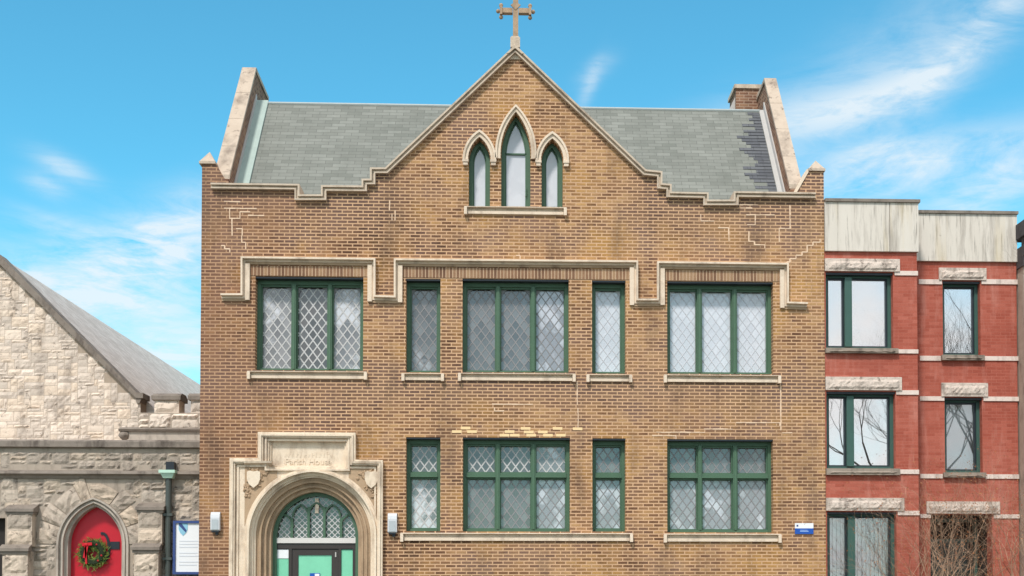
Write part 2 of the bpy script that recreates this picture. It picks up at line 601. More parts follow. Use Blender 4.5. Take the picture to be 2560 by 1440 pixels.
def pane_mat(name, lo, hi, bias, ior=1.9, rough=.12, var=.3):
    t = NT(name)
    g = t.n.new('ShaderNodeNewGeometry')
    o = t.obj()
    r = g.outputs['Random Per Island']
    c = t.ramp(r, [(0, (*[x * (1 - var * 1.3) for x in lo[:3]], 1)), (.6, lo), (1, (*[min(1, x * (1 + var)) for x in lo[:3]], 1))])  # uneven reflections put into colour: random tone for each quarry
    z = t.math('ADD', t.noise(o, 1.5, 4, .6, .4), t.math('MULTIPLY', t.math('SUBTRACT', r, .5), .12))
    c = t.mix(t.ramp(z, [(bias, G(0)), (bias + .09, G(1))]), c, hi)
    t.fin(c, rough, .5)
    t.b.inputs['IOR'].default_value = ior
    t.bump(t.noise(o, 9, 3), .06, .02)
    return t.m


M['pane_dim'] = pane_mat('grey quarry glass', srgb(108, 106, 106), srgb(160, 160, 164), .66, var=.32)
M['pane_dark'] = pane_mat('dark quarry glass', srgb(84, 79, 78), srgb(140, 136, 134), .70)
M['pane_mixed'] = pane_mat('patchy quarry glass', srgb(132, 130, 132), srgb(206, 206, 212), .50)
M['pane_fan'] = pane_mat('fanlight quarry glass', srgb(66, 58, 55), srgb(110, 104, 100), .72)
M['pane_lit'] = pane_mat('cloudy quarry glass', srgb(150, 148, 154), srgb(196, 196, 204), .48, var=.14)
M['pane_white'] = pane_mat('white backed glass', srgb(204, 205, 212), srgb(214, 215, 222), .48, var=.03)


def clear_glass(name, refl):
    t = NT(name)
    tr = t.n.new('ShaderNodeBsdfTransparent')
    gl = t.n.new('ShaderNodeBsdfGlossy')
    gl.inputs['Roughness'].default_value = .01
    gl.inputs['Color'].default_value = G(.95)
    mx = t.n.new('ShaderNodeMixShader')
    fr = t.n.new('ShaderNodeFresnel')
    fr.inputs['IOR'].default_value = 1.5
    t.L(t.math('ADD', t.math('MULTIPLY', fr.outputs[0], 1.4), refl, True), mx.inputs[0])
    nz = t.n.new('ShaderNodeBump')
    nz.inputs['Strength'].default_value = .03
    t.L(t.noise(t.obj(), 2.0, 2), nz.inputs['Height'])
    t.L(nz.outputs[0], gl.inputs['Normal'])
    t.L(tr.outputs[0], mx.inputs[1]); t.L(gl.outputs[0], mx.inputs[2])
    t.L(mx.outputs[0], t.n['Material Output'].inputs[0])
    return t.m


M['glass'] = clear_glass('window glass', .50)
M['glass_low'] = clear_glass('ground floor glass', .12)


def plain_var(name, c0, c1, scale, rough=.9, island=False):
    t = NT(name)
    o = t.obj()
    f = t.n.new('ShaderNodeNewGeometry').outputs['Random Per Island'] if island else t.noise(o, scale, 6, .65)
    t.bump(t.noise(o, scale * 8, 4), .3, .02)
    return t.fin(t.mix(f, c0, c1), rough, .2)


M['asphalt'] = plain_var('asphalt', G(.04), G(.07), 1.5)
M['sidewalk'] = plain_var('concrete pavement', G(.32), G(.42), 1.2)
M['lawn'] = plain_var('winter lawn', (.07, .08, .03, 1), (.14, .12, .06, 1), 2.0)
M['bark'] = plain_var('bark', srgb(72, 60, 50), srgb(104, 90, 76), 6)
M['twig'] = plain_var('shrub twig', srgb(112, 80, 64), srgb(196, 164, 138), 6, island=True)
M['dry_leaf'] = plain_var('dry leaf', srgb(120, 62, 44), srgb(168, 116, 72), 6, island=True)
M['needle'] = plain_var('wreath needle', srgb(44, 74, 34), srgb(128, 140, 70), 6, island=True)

# ------------------------------------------------------------------ world and sun
wd = bpy.data.worlds.new('World')
SC.world = wd
wd.use_nodes = True
wn, wl = wd.node_tree.nodes, wd.node_tree.links
SUN_EL, SUN_AZ = math.radians(50), math.radians(-156)   # azimuth clockwise from +Y: front left of the street
bg = wn['Background']


def wm(op, a, b=None, c=None, clamp=False):
    n = wn.new('ShaderNodeMath')
    n.operation = op
    n.use_clamp = clamp
    for i, v in enumerate((a, b, c)):
        if v is None: continue
        if hasattr(v, 'is_linked'): wl.new(v, n.inputs[i])
        else: n.inputs[i].default_value = v
    return n.outputs[0]


def wmix(f, a, b, blend='MIX'):
    n = wn.new('ShaderNodeMix')
    n.data_type = 'RGBA'
    n.blend_type = blend
    for s, v in ((n.inputs[0], f), (n.inputs[6], a), (n.inputs[7], b)):
        if hasattr(v, 'is_linked'): wl.new(v, s)
        else: s.default_value = v
    return n.outputs[2]


sky = wn.new('ShaderNodeTexSky')
sky.sky_type = 'NISHITA'
sky.sun_disc = False
sky.sun_elevation = SUN_EL
sky.sun_rotation = SUN_AZ
sky.altitude = 200
sky.air_density = 1.0
sky.dust_density = 0.2
sky.ozone_density = 2.0
tc = wn.new('ShaderNodeTexCoord').outputs['Generated']
sep = wn.new('ShaderNodeSeparateXYZ')
wl.new(tc, sep.inputs[0])
dx, dy, dz = sep.outputs


def wnoise(scale, vec, detail=6, rough=.6, dist=0.0):
    n = wn.new('ShaderNodeTexNoise')
    n.inputs['Scale'].default_value = scale
    n.inputs['Detail'].default_value = detail
    n.inputs['Roughness'].default_value = rough
    n.inputs['Distortion'].default_value = dist
    wl.new(vec, n.inputs['Vector'])
    return n.outputs['Fac']


def wmap(scale, rot=(0, 0, 0), loc=(0, 0, 0)):
    n = wn.new('ShaderNodeMapping')
    n.inputs['Scale'].default_value = scale
    n.inputs['Rotation'].default_value = rot
    n.inputs['Location'].default_value = loc
    wl.new(tc, n.inputs['Vector'])
    return n.outputs[0]


SKY_TINT = (0.58, 1.48, 1.42, 1)
base = wmix(1.0, sky.outputs[0], SKY_TINT, 'MULTIPLY')
# cirrus over the roofs: soft streaks at fixed bearings and heights, torn by stretched noise
tear = wnoise(6, wmap((1, 1, 3.6), (0, math.radians(22), 0)), 9, .62, 1.2)
tear2 = wnoise(24, wmap((1, 1, 3.4), (0, math.radians(30), 0), (3, 1, 2)), 9, .68, .8)
tr = wm('ADD', wm('MULTIPLY', tear, .7), wm('MULTIPLY', tear2, .3))


def bearing(px, py):
    d = (ROT @ Vector(((px - PPX) / F, -(py - PPY) / F, -1))).normalized()
    return d.x, d.z


cover = None
for px, py, la, lb, ang, k in (
        (340, 655, 300, 85, 14, 1.05), (440, 560, 150, 60, 30, .6), (430, 880, 260, 75, 4, .95), (160, 418, 60, 24, -20, .55), (118, 468, 44, 22, -15, .5),
        (130, 560, 120, 26, -10, .3), (1488, 175, 46, 22, 30, .34), (1470, 225, 60, 17, 68, .42), (2010, 290, 220, 44, 10, .42), (2230, 235, 250, 48, 24, .46), (2440, 90, 250, 50, 46, .55),
        (2200, 160, 300, 90, 30, .28), (2330, 395, 280, 55, 6, .5), (2190, 380, 90, 24, 5, .45), (2480, 480, 220, 60, 28, .7), (2150, 470, 260, 60, 8, .45), (1850, 300, 160, 60, 10, .22), (200, 750, 300, 50, 0, .65)):
    u0, v0 = bearing(px, py)
    c, s = math.cos(math.radians(ang)), math.sin(math.radians(ang))
    a = wm('SUBTRACT', dx, u0)
    b = wm('SUBTRACT', dz, v0)
    u = wm('MULTIPLY', wm('ADD', wm('MULTIPLY', a, c), wm('MULTIPLY', b, s)), F / la)
    v = wm('MULTIPLY', wm('SUBTRACT', wm('MULTIPLY', b, c), wm('MULTIPLY', a, s)), F / lb)
    q = wm('ADD', wm('MULTIPLY', u, u), wm('MULTIPLY', v, v))
    g = wm('MULTIPLY', wm('EXPONENT', wm('MULTIPLY', q, -1.1)), k)
    cover = g if cover is None else wm('ADD', cover, g)
front = wm('MULTIPLY', wm('ADD', dy, .05), 6, None, True)
cl = wm('MULTIPLY', cover, wm('MULTIPLY_ADD', wm('SUBTRACT', tr, .5), 4.6, .74, True))
cl = wm('MULTIPLY', wm('MINIMUM', cl, .86), front)
# the half of the sky behind the camera is mostly bright cloud
bn = wnoise(2.4, wmap((1, 1, 1.8), (0, 0, 0), (5, 2, 0)), 6, .6, .4)
back = wm('MULTIPLY', wm('MULTIPLY_ADD', dy, -3.0, .35, True), wm('MULTIPLY_ADD', wm('SUBTRACT', bn, .5), 2.6, .78, True))
CLOUD = (8.2, 8.4, 8.7, 1)
col = wmix(cl, base, (5.8, 6.3, 6.6, 1))
top = wm('MULTIPLY', wm('SUBTRACT', dz, .55), 4.0, None, True)  # zenith whitened, an unseen addition that strengthens light from above
back = wm('MAXIMUM', back, wm('MULTIPLY', top, .9))
bcol = wmix(top, (7.8, 7.75, 7.8, 1), (6.4, 6.4, 6.5, 1))
col = wmix(back, col, bcol)
wl.new(col, bg.inputs['Color'])
bg.inputs['Strength'].default_value = 0.10

sd = bpy.data.lights.new('sun', 'SUN')
sd.energy = 2.1
sd.angle = math.radians(7)
sd.color = (1.0, .95, .88)
so = bpy.data.objects.new('sun', sd)
C.objects.link(so)
so.location = (-10, -20, 30)
sv = Vector((math.sin(SUN_AZ) * math.cos(SUN_EL), math.cos(SUN_AZ) * math.cos(SUN_EL), math.sin(SUN_EL)))
so.rotation_euler = sv.to_track_quat('Z', 'Y').to_euler()

SC.view_settings.view_transform = 'Standard'
SC.view_settings.look = 'None'
SC.view_settings.gamma = 1
SC.view_settings.exposure = 0.57

# ------------------------------------------------------------------ ground
def struct(name, mb, m):
    return tag(mb.build(name, m), kind='structure')


struct('ground', MB().box(-400, 400, -400, 400, -.6, -.12), M['lawn'])
struct('road', MB().box(-300, 300, -19.0, -8.0, -.119, -.02), M['asphalt'])
struct('front_lawn', MB().box(-60, 60, -3.2, 40, -.119, -.004), M['lawn'])
sw = MB()
for i in range(-40, 40):
    sw.box(i * 1.5, i * 1.5 + 1.49, -5.4, -3.2, -.119, .02)
struct('pavement', sw, M['sidewalk'])
struct('parkway', MB().box(-60, 60, -7.7, -5.41, -.119, .0), M['lawn'])
struct('kerb', MB().box(-60, 60, -7.999, -7.701, -.119, .03).box(-60, 60, -19.301, -19.001, -.119, .03), M['sidewalk'])
sw = MB()
for i in range(-40, 40):
    sw.box(i * 1.5, i * 1.5 + 1.49, -26.5, -19.302, -.119, .02)
struct('far_pavement', sw, M['sidewalk'])
struct('entrance_path', MB().box(sx(690), sx(880), -3.2, -.8, -.003, .022), M['sidewalk'])

# ================================================================== main building
B = thing('parish_building', (0, 0, 0), 'tan brick parish building with a steep central gable, slate roof and green lattice windows', 'building')
XL, XR = sx(501, 0, 900), sx(2062, 0, 900)

coping_l = [(530, 463), (750, 466), (750, 492), (806, 492), (806, 469), (907, 470), (907, 453), (928, 453), (928, 425), (965, 425), (1288, 120)]
coping_r = [(1288, 120), (1613, 430), (1653, 434), (1653, 464), (1676, 466), (1676, 485), (1768, 487), (1768, 505), (1833, 505), (1833, 484), (2036, 487)]
cop = PL(coping_l + coping_r[1:])
wall_top = offset_poly(cop, .055)
wall_top[0] = P(578, 474)
wall_top[-1] = P(1988, 497)
outer = [(XL, 0), (XL, P(503, 410)[1])] + PL([(540, 410)]) + wall_top + PL([(2022, 428)]) + [(XR, P(2060, 428)[1]), (XR, 0)]

U = {1: rect(638, 692, 908, 926), 2: rect(1015, 697, 1101, 931), 3: rect(1156, 698, 1422, 931), 4: rect(1480, 701, 1564, 934), 5: rect(1668, 704, 1933, 935)}
LW = {2: rect(1015, 1093, 1101, 1328), 3: rect(1157, 1094, 1425, 1329), 4: rect(1481, 1096, 1564, 1329), 5: rect(1668, 1098, 1933, 1331)}


def loop(r): return [(r[0], r[2]), (r[1], r[2]), (r[1], r[3]), (r[0], r[3])]


def lancet(a, b, apex, spring, bot):
    x0, x1 = P(a, 450)[0], P(b, 450)[0]
    c = (x0 + x1) / 2
    zs, za, zb = P((a + b) / 2, spring)[1], P((a + b) / 2, apex)[1], P((a + b) / 2, bot)[1]
    return dict(cx=c, w=(x1 - x0) / 2, zs=zs, rise=za - zs, zb=zb)


LN = [lancet(1172, 1225, 346, 400, 516), lancet(1253, 1326, 283, 385, 516), lancet(1354, 1407, 350, 403, 517)]


def lpts(d, off=0.0, zb=None, n=12):
    return arch_pts(d['cx'], d['w'] + off, d['zs'], d['rise'] + off * 1.25, d['zb'] if zb is None else zb, n)


# portal measurements
PCX = (sx(672, 0, 1380) + sx(892, 0, 1380)) / 2
PZS = P(782, 1342)[1]
PW_IN, PR_IN = (sx(892, 0, 1380) - sx(672, 0, 1380)) / 2, P(782, 1227)[1] - PZS
PW_OUT, PR_OUT = PW_IN + .44, P(782, 1171)[1] - PZS

holes = [loop(r) for r in U.values()] + [loop(r) for r in LW.values()]
holes += [lpts(d) for d in LN]
holes += [loop(rect(674, 1099, 866, 1168))]
fw = MB()
portal_hole = arch_pts(PCX, PW_OUT - .01, PZS, PR_OUT - .01, .30)
fw.prism([outer] + holes + [portal_hole], 0, .35)
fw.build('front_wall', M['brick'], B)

# remaining shell of the building
ZT = 9.3
sh = MB()
sh.box(XL, XL + .3, .351, 16, 0, ZT).box(XR - .3, XR, .351, 16, 0, ZT).box(XL + .301, XR - .301, 15.7, 16, 0, ZT)
sh.build('side_wall', M['brick_plain'], B)
MB().box(XL + .301, XR - .301, 1.4, 15.69, 0, ZT - .01).build('interior', M['dark_room'], B)
MB().box(XL + .301, XR - .301, 4.4, 15.69, ZT, ZT + .1).build('flat_roof', M['asphalt'], B)

# coping of the front parapet
cp = MB().prism(band(cop, 0.0, .088), -.07, .40)
cp.prism(band(cop, -.010, .024), -.125, .41)
cp.prism(band(cop, .064, .090), -.10, -.0705)
cp.build('parapet_coping', M['coping'], B)
# pier caps
for a, b, c, base_y, top_y in ((500, 538, 519, 410, 381), (2021, 2061, 2044, 428, 403)):
    x0, zb = P(a, base_y); x1 = P(b, base_y)[0]
    cx, zt = P(c, top_y - 9)
    m = MB().box(x0 - .01, x1 + .01, -.04, .39, zb, zb + .05)
    m.add([(x0, -.03, zb + .05), (x1, -.03, zb + .05), (x1, .38, zb + .05), (x0, .38, zb + .05), (cx, .17, zt)],
          [(0, 1, 4), (1, 2, 4), (2, 3, 4), (3, 0, 4), (3, 2, 1, 0)])
    m.build('pier_cap', M['end_coping'], B)
# stone shoulders raking down from the piers
for pts in (((2020, 425), (1987, 482)),):
    a, b = PL(pts)
    if a[0] > b[0]: a, b = b, a
    MB().prism(band([a, b], -.03, .03), -.02, .38).build('shoulder_coping', M['limestone'], B)

# roof: front slope, back slope
YE, YR = .36, 2.5
ZR = P(1280, 268, YR)[1]
ZE = ZR - (YR - YE) * 1.30
RXL, RXR = P(672, 262, YR)[0] - .02, P(1893, 273, YR)[0] + .05
sl = (ZR - ZE) / (YR - YE)
rf = MB()
rf.add([(RXL, YE, ZE), (RXR, YE, ZE), (RXR, YR, ZR), (RXL, YR, ZR), (RXL, 4.7, ZE), (RXR, 4.7, ZE)], [(0, 1, 2, 3), (3, 2, 5, 4), (0, 3, 4), (1, 5, 2), (0, 4, 5, 1)])
roof = rf.build('roof', M['slate'], B)
# UV of the roof: along the slope
for ob in (roof,):
    me = ob.data
    for p in me.polygons:
        for li in p.loop_indices:
            co = me.vertices[me.loops[li].vertex_index].co
            me.uv_layers[0].data[li].uv = (co.x, (co.z - ZE) / math.sin(math.atan(sl)))
MB().tube((RXL, YR, ZR), (RXR, YR, ZR), .038, .038, 8).build('ridge_cap', M['ridge_metal'], roof)
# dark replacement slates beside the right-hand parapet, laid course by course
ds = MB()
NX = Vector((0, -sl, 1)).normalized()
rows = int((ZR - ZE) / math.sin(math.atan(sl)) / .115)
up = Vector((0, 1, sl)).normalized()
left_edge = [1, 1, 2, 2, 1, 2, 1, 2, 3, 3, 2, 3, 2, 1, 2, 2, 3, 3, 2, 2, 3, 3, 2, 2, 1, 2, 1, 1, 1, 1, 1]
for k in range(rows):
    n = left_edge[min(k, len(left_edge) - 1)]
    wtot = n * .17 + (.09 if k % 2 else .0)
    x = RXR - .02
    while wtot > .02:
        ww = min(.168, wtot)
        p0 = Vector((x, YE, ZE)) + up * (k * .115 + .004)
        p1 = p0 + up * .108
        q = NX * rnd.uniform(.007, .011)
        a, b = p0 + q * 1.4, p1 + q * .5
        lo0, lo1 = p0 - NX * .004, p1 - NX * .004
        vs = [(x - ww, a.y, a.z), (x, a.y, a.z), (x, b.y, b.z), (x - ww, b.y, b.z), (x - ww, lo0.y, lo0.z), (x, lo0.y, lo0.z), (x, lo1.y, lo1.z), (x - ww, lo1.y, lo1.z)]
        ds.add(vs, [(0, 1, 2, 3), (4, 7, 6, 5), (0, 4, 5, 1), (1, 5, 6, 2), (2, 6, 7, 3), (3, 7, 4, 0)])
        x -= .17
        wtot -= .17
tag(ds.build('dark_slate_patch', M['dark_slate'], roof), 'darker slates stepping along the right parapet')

# gable parapets at both ends of the roof
CY, DZ = 2.42, .68


def end_gable(xa, xb, inner_left, wz):
    """wall slice between xa and xb that rises above the roof slope, with a broad coping and flashing"""
    zt = ZR + wz
    s = 1.31
    YB_ = CY + 1.35
    prof = [(.015, 7.5), (.015, zt - (CY - .015) * s), (CY, zt), (YB_, zt - .10), (YB_, 7.5)]
    w = MB().prism_x(prof, xa, xb).build('gable_parapet', M['brick_chimney'], B)
    c = MB()
    t = .09
    a, b = xa - .025, xb + .025
    for y0, y1 in ((.012, CY), (CY, YB_ + .03)):
        z0, z1 = (zt - abs(CY - y0) * s, zt) if y0 < CY else (zt, zt - .10)
        n = 4 if y0 < CY else 1
        for i in range(n):
            f0, f1 = i / n, (i + 1) / n - (.006 if i < n - 1 else 0)
            ya, yb = y0 + (y1 - y0) * f0, y0 + (y1 - y0) * f1
            za, zb_ = z0 + (z1 - z0) * f0, z0 + (z1 - z0) * f1
            c.prism_x([(ya, za + .002), (yb, zb_ + .002), (yb, zb_ + t), (ya, za + t)], a, b)
    c.build('coping', M['end_coping'], w)
    # stepped flashing on the inner face, running with the slope
    xi = xb if inner_left else xa
    d = 1 if inner_left else -1
    f = MB()
    roofz = lambda y: ZE + (min(y, 2 * YR - y) - YE) * sl
    y0, y1 = YE, YR
    x_lo, x_hi = sorted((xi + d * .002, xi + d * .03))
    f.prism_x([(y0, roofz(y0) + .02), (y1, roofz(y1) + .02), (y1, roofz(y1) + .20), (y0, roofz(y0) + .20)], x_lo, x_hi)
    f.build('flashing', M['white_metal'], w)
    return w, xi, d, roofz


wl_, xi, d, roofz = end_gable(P(548, 405, .4)[0] + .02, P(640, 200, CY)[0] - .02, True, .66)
g = MB()
gx0, gx1 = xi + .031, RXL + .01
g.prism_x([(YE, ZE - .03), (YR, ZR - .03), (YR, ZR + .07), (YE, ZE + .07)], gx0, gx1)
g.build('valley_gutter', M['verdigris'], wl_)
xr_out = P(2018, 436, .4)[0]
wr_, xi2, d2, _ = end_gable(P(1911, 217, CY)[0] + .02, P(1932, 200, CY)[0] + .05, False, .62)
g = MB()
g.prism_x([(YE, ZE - .03), (YR, ZR - .03), (YR, ZR + .03), (YE, ZE + .03)], RXR - .01, xi2 - .031)
g.build('valley_gutter', M['white_metal'], wr_)

# chimney behind the ridge on the right
YC = 3.3
cx0, cx1, cz0, cz1 = rect(1840, 222, 1906, 300, YC)
ch = MB().box(cx0, cx1, YC, YC + .8, 8.5, cz1).build('chimney', M['brick_chimney'], B)
MB().box(cx0 - .04, cx1 + .04, YC - .04, YC + .84, cz1, cz1 + .09).build('chimney_cap', M['coping'], ch)
a = P(1824, 272, YC)
MB().prism([a, (a[0], a[1] - .5), (cx0 - .001, a[1] - .5), (cx0 - .001, a[1] + .32)], YC + .1, YC + .6).build('chimney_flashing', M['white_metal'], ch)

# roof behind the front gable
gx0, gz0 = P(965, 440)
gx1 = P(1613, 445)[0]
ax, az = P(1288, 135)
m = MB()
m.add([(gx0, .36, gz0 - .1), (ax, .36, az - .1), (gx1, .36, gz0 - .1), (gx0, 3.0, gz0 - .1), (ax, 3.0, az - .1), (gx1, 3.0, gz0 - .1)],
      [(0, 1, 4, 3), (1, 2, 5, 4), (0, 2, 1), (3, 4, 5), (0, 3, 5, 2)])
m.build('gable_roof', M['slate'], B)

# saddle stone and cross
sdl = MB()
x0, x1, z0, z1 = rect(1276, 98, 1300, 120)
sdl.box(x0, x1, -.1, .3, z0 - .02, z1)
sdl.box(x0 + .02, x1 - .02, -.08, .28, z1, z1 + .03)
sdl.prism([P(1266, 140), P(1288, 119), P(1310, 141), P(1304, 141), P(1288, 127), P(1272, 140)], -.135, .3)
sdl.build('saddle_stone', M['coping'], B)
MB().prism([P(1270, 149), P(1288, 134), P(1308, 149)], -.02, .2).build('apex_stone', M['limestone'], B)
cr = MB()
cxm = P(1289, 60)[0]
YC0, YC1 = .02, .15
zb = z1 + .03
za = P(1289, 24)[1]
cr.box(cxm - .052, cxm + .052, YC0, YC1, zb, za + .37)
ar = .3
cr.box(cxm - ar, cxm - .059, YC0 + .005, YC1 - .005, za - .048, za + .048)
cr.box(cxm + .059, cxm + ar, YC0 + .005, YC1 - .005, za - .048, za + .048)
cr.prism([(cxm - .1, za + .1), (cxm, za + .0), (cxm + .1, za + .1), (cxm, za + .17)], YC0 - .012, YC0 + .02)
for dx_ in (-1, 1):
    e = cxm + dx_ * (ar - .01)
    cr.box(min(e - .025, e + .025), max(e - .025, e + .025), YC0 - .01, YC1 + .01, za - .085, za + .085)
    for ox, oz in ((dx_ * .06, 0), (0, .12), (0, -.12)):
        cr.ball((e + ox, (YC0 + YC1) / 2, za + oz), (.042, .045, .042), 8, 6)
cr.box(cxm - .085, cxm + .085, YC0 - .01, YC1 + .01, za + .36, za + .41)
for ox, oz in ((0, .46), (.12, .385), (-.12, .385)):
    cr.ball((cxm + ox, (YC0 + YC1) / 2, za + oz), (.042, .045, .042), 8, 6)
tag(cr.build('cross', M['cross_stone'], B), 'stone cross with budded arms on the gable top')

# ------------------------------------------------------------------ windows of the main building
def panes_and_leads(conv, y, mb_p, mb_l, dw=.172, dh=.232, tilt=.014, lead=.011):
    xs = [p[0] for p in conv]; zs = [p[1] for p in conv]
    x0, x1, z0, z1 = min(xs), max(xs), min(zs), max(zs)
    ox = (x0 + x1) / 2
    oz = z0
    ni = int((x1 - x0) / dw) + 3
    nj = int((z1 - z0) / dh) + 3
    for j in range(-1, 2 * nj):
        for i in range(-ni, ni + 1):
            cx = ox + i * dw + (dw / 2 if j % 2 else 0)
            cz = oz + j * dh / 2
            poly = clip_poly([(cx - dw / 2, cz), (cx, cz - dh / 2), (cx + dw / 2, cz), (cx, cz + dh / 2)], conv)
            if len(poly) < 3: continue
            ta, tb = (max(-.007, min(.007, rnd.gauss(0, tilt))) for _ in range(2))
            mb_p.add([(px, y + (px - cx) * ta + (pz - cz) * tb, pz) for px, pz in poly], [tuple(range(len(poly)))])
    H = (z1 - z0) + 2
    for i in range(-40, 41):
        for s in (1, -1):
            bx = ox + i * dw + dw / 2
            p = (bx - s * dw / dh * H, oz - H)
            q = (bx + s * dw / dh * H, oz + H)
            r = clip_line(p, q, conv)
            if r: mb_l.bar(r[0], r[1], lead, y - (.007 if s > 0 else .0085), y - (.0015 if s > 0 else .003))


def lattice_window(r, mulls, kinds, transom=None, arched=False, label=None):
    x0, x1, z0, z1 = r
    fr = MB()
    ya, yb = .19, .345
    jw, hh, sh_ = .066, .11, .055
    fr.box(x0, x0 + jw, ya, yb, z0, z1).box(x1 - jw, x1, ya, yb, z0, z1)
    fr.box(x0 + jw, x1 - jw, ya, yb, z1 - hh, z1).box(x0 + jw, x1 - jw, ya - .02, yb, z0, z0 + sh_)
    mw = .042
    edges = [x0 + jw] + [v for m_ in mulls for v in (m_ - mw, m_ + mw)] + [x1 - jw]
    for m_ in mulls:
        fr.box(m_ - mw, m_ + mw, ya - .025, yb, z0 + sh_, z1 - hh)
        fr.box(m_ - mw * .45, m_ + mw * .45, ya - .040, ya - .0255, z0 + sh_, z1 - hh)
    MB().box(x0 + .004, x1 - .004, .012, ya - .003, z1 - .034, z1 - .004).build('head_shade_bar', M['black_iron'], B)  # dark bar under the soffit stands in for shade at the head
    lights = []
    for k in range(0, len(edges), 2):
        a, b = edges[k], edges[k + 1]
        if transom:
            fr.box(a, b, ya - .012, yb, transom - .045, transom + .045)
            fr.box(a, b, ya - .03, ya - .0125, transom - .045, transom - .015)
            lights.append((a, b, transom + .045, z1 - hh)); lights.append((a, b, z0 + sh_, transom - .045))
        else:
            lights.append((a, b, z0 + sh_, z1 - hh))
    s = .022
    for a, b, c, d_ in lights:   # sash bead round each light
        fr.box(a, a + s, ya + .05, yb, c, d_).box(b - s, b, ya + .05, yb, c, d_)
        fr.box(a + s, b - s, ya + .05, yb, c, c + s).box(a + s, b - s, ya + .05, yb, d_ - s * 1.6, d_)
    w = fr.build('window', M['green'], B)
    if label: w['label'] = label
    for i, (a, b, c, d_) in enumerate(lights):
        a, b, c, d_ = a + s, b - s, c + s, d_ - s * 1.6
        p, l = MB(), MB()
        kd = kinds[i % len(kinds)]
        panes_and_leads([(a, c), (b, c), (b, d_), (a, d_)], .33, p, l, lead=.006 if kd == 'white' else .008 if kd == 'lit' else .010 if kd == 'dim' else .0125, tilt=.006 if kd in ('white', 'lit') else .012)
        p.build('pane', M['pane_' + kinds[i % len(kinds)]], w, recalc=False)
        if arched:
            h = (b - a) / 2
            ap = arch_pts((a + b) / 2, h - .005, d_ - h * .62, h * .60, d_ - h * .62, 8)
            hd_ = MB().prism([(a, d_ - h * .62)] + ap + [(b, d_ - h * .62), (b, d_), (a, d_)], .304, .310)
            hd_.build('arched_head', M['lead_white'] if kd == 'white' else M['lead_dim'], w)
        l.build('leading', M['lead_white'] if kd == 'white' else M['leading'] if kd in ('dark', 'mixed') else M['lead_dim'], w)
    return w


def mx(*px): return [sx(p, .1, 820) for p in px]


lattice_window(U[1], mx(733, 823), ['mixed', 'dark', 'mixed'], arched=True)
lattice_window(U[2], [], ['dim'], arched=True)
lattice_window(U[3], mx(1245, 1333), ['dim', 'dim', 'lit'], arched=True)
lattice_window(U[4], [], ['white'], arched=True)
lattice_window(U[5], mx(1750, 1838), ['white', 'white', 'white'], arched=True)
lattice_window(LW[2], [], ['dark', 'mixed'], sz(1187, .1))
lattice_window(LW[3], mx(1245, 1334), ['dark', 'dim', 'dark', 'dim', 'mixed', 'lit'], sz(1187, .1))
lattice_window(LW[4], [], ['dim', 'lit'], sz(1188, .1, 1522))
lattice_window(LW[5], mx(1750, 1838), ['dim', 'lit', 'dim', 'lit', 'dim', 'lit'], sz(1189, .1, 1800))

# lancets
for i, d_ in enumerate(LN):
    fr = MB()
    o = lpts(d_)
    inn = lpts(d_, -.075, d_['zb'] + .04)
    fr.prism([o, list(inn)], .17, .345)
    inn2 = lpts(d_, -.10, d_['zb'] + .06)
    fr.prism([list(inn), list(inn2)], .24, .33)
    if i == 1:
        zt = sz(383, .2)
        fr.box(d_['cx'] - d_['w'] + .056, d_['cx'] + d_['w'] - .056, .24, .279, zt - .014, zt + .014)
        fr.box(d_['cx'] + d_['w'] - .10, d_['cx'] + d_['w'] - .075, .13, .168, sz(485), sz(462))
    w = fr.build('lancet_window', M['green'], B)
    p = MB()
    q = lpts(d_, -.09, d_['zb'] + .055)
    p.prism(q, .28, .29)
    p.build('pane', M['pane_white'], w)
    # hood mould with label stops
    hb = MB()
    zb_ = P(1240, 402)[1] if i != 1 else P(1290, 398)[1]
    dd = dict(d_)
    o0 = lpts(dd, .015, zb_, 14)
    o1 = lpts(dd, .118, zb_, 14)
    hb.prism(o0 + list(reversed(o1)), -.05, .08)
    o2 = lpts(dd, .08, zb_, 14)
    hb.prism(o2 + list(reversed(lpts(dd, .12, zb_, 14))), -.085, -.0505)
    for sx_ in (-1, 1):
        cxs = d_['cx'] + sx_ * (d_['w'] + .066)
        if i == 1: continue
        hb.box(cxs - .06, cxs + .06, -.09, .0, zb_ - .05, zb_ + .0)
        hb.box(cxs - .045, cxs + .045, -.075, .0, zb_ - .11, zb_ - .0501)
    hb.build('hood_mould', M['limestone'], w)
# sill under the lancets
def sill(px0, px1, py0, py1, name='sill', ends=True, parent=None, splits=()):
    x0, x1, z0, z1 = rect(px0, py0, px1, py1)
    h = z1 - z0
    s_ = MB()
    cuts = [x0] + [sx(v, 0, py0) for v in splits] + [x1]
    for a, b in zip(cuts, cuts[1:]):
        a2, b2 = a + (.003 if a > x0 else 0), b - (.003 if b < x1 else 0)
        s_.prism_x([(.12, z1 - .012), (-.095, z1 - h * .20), (-.095, z1 - h * .27), (-.004, z1 - h * .34), (-.004, z0 + .002), (.12, z0 + .002)], a2, b2)
    if ends:
        e = .055
        s_.box(x0 - .004, x0 + e, -.099, .12, z0 - .022, z1 - h * .28).box(x1 - e, x1 + .004, -.099, .12, z0 - .022, z1 - h * .28)
    s_.box(x0 + .06, x1 - .06, -.045, -.0045, z0, z0 + h * .34)
    return s_.build(name, M['limestone'], parent or B)


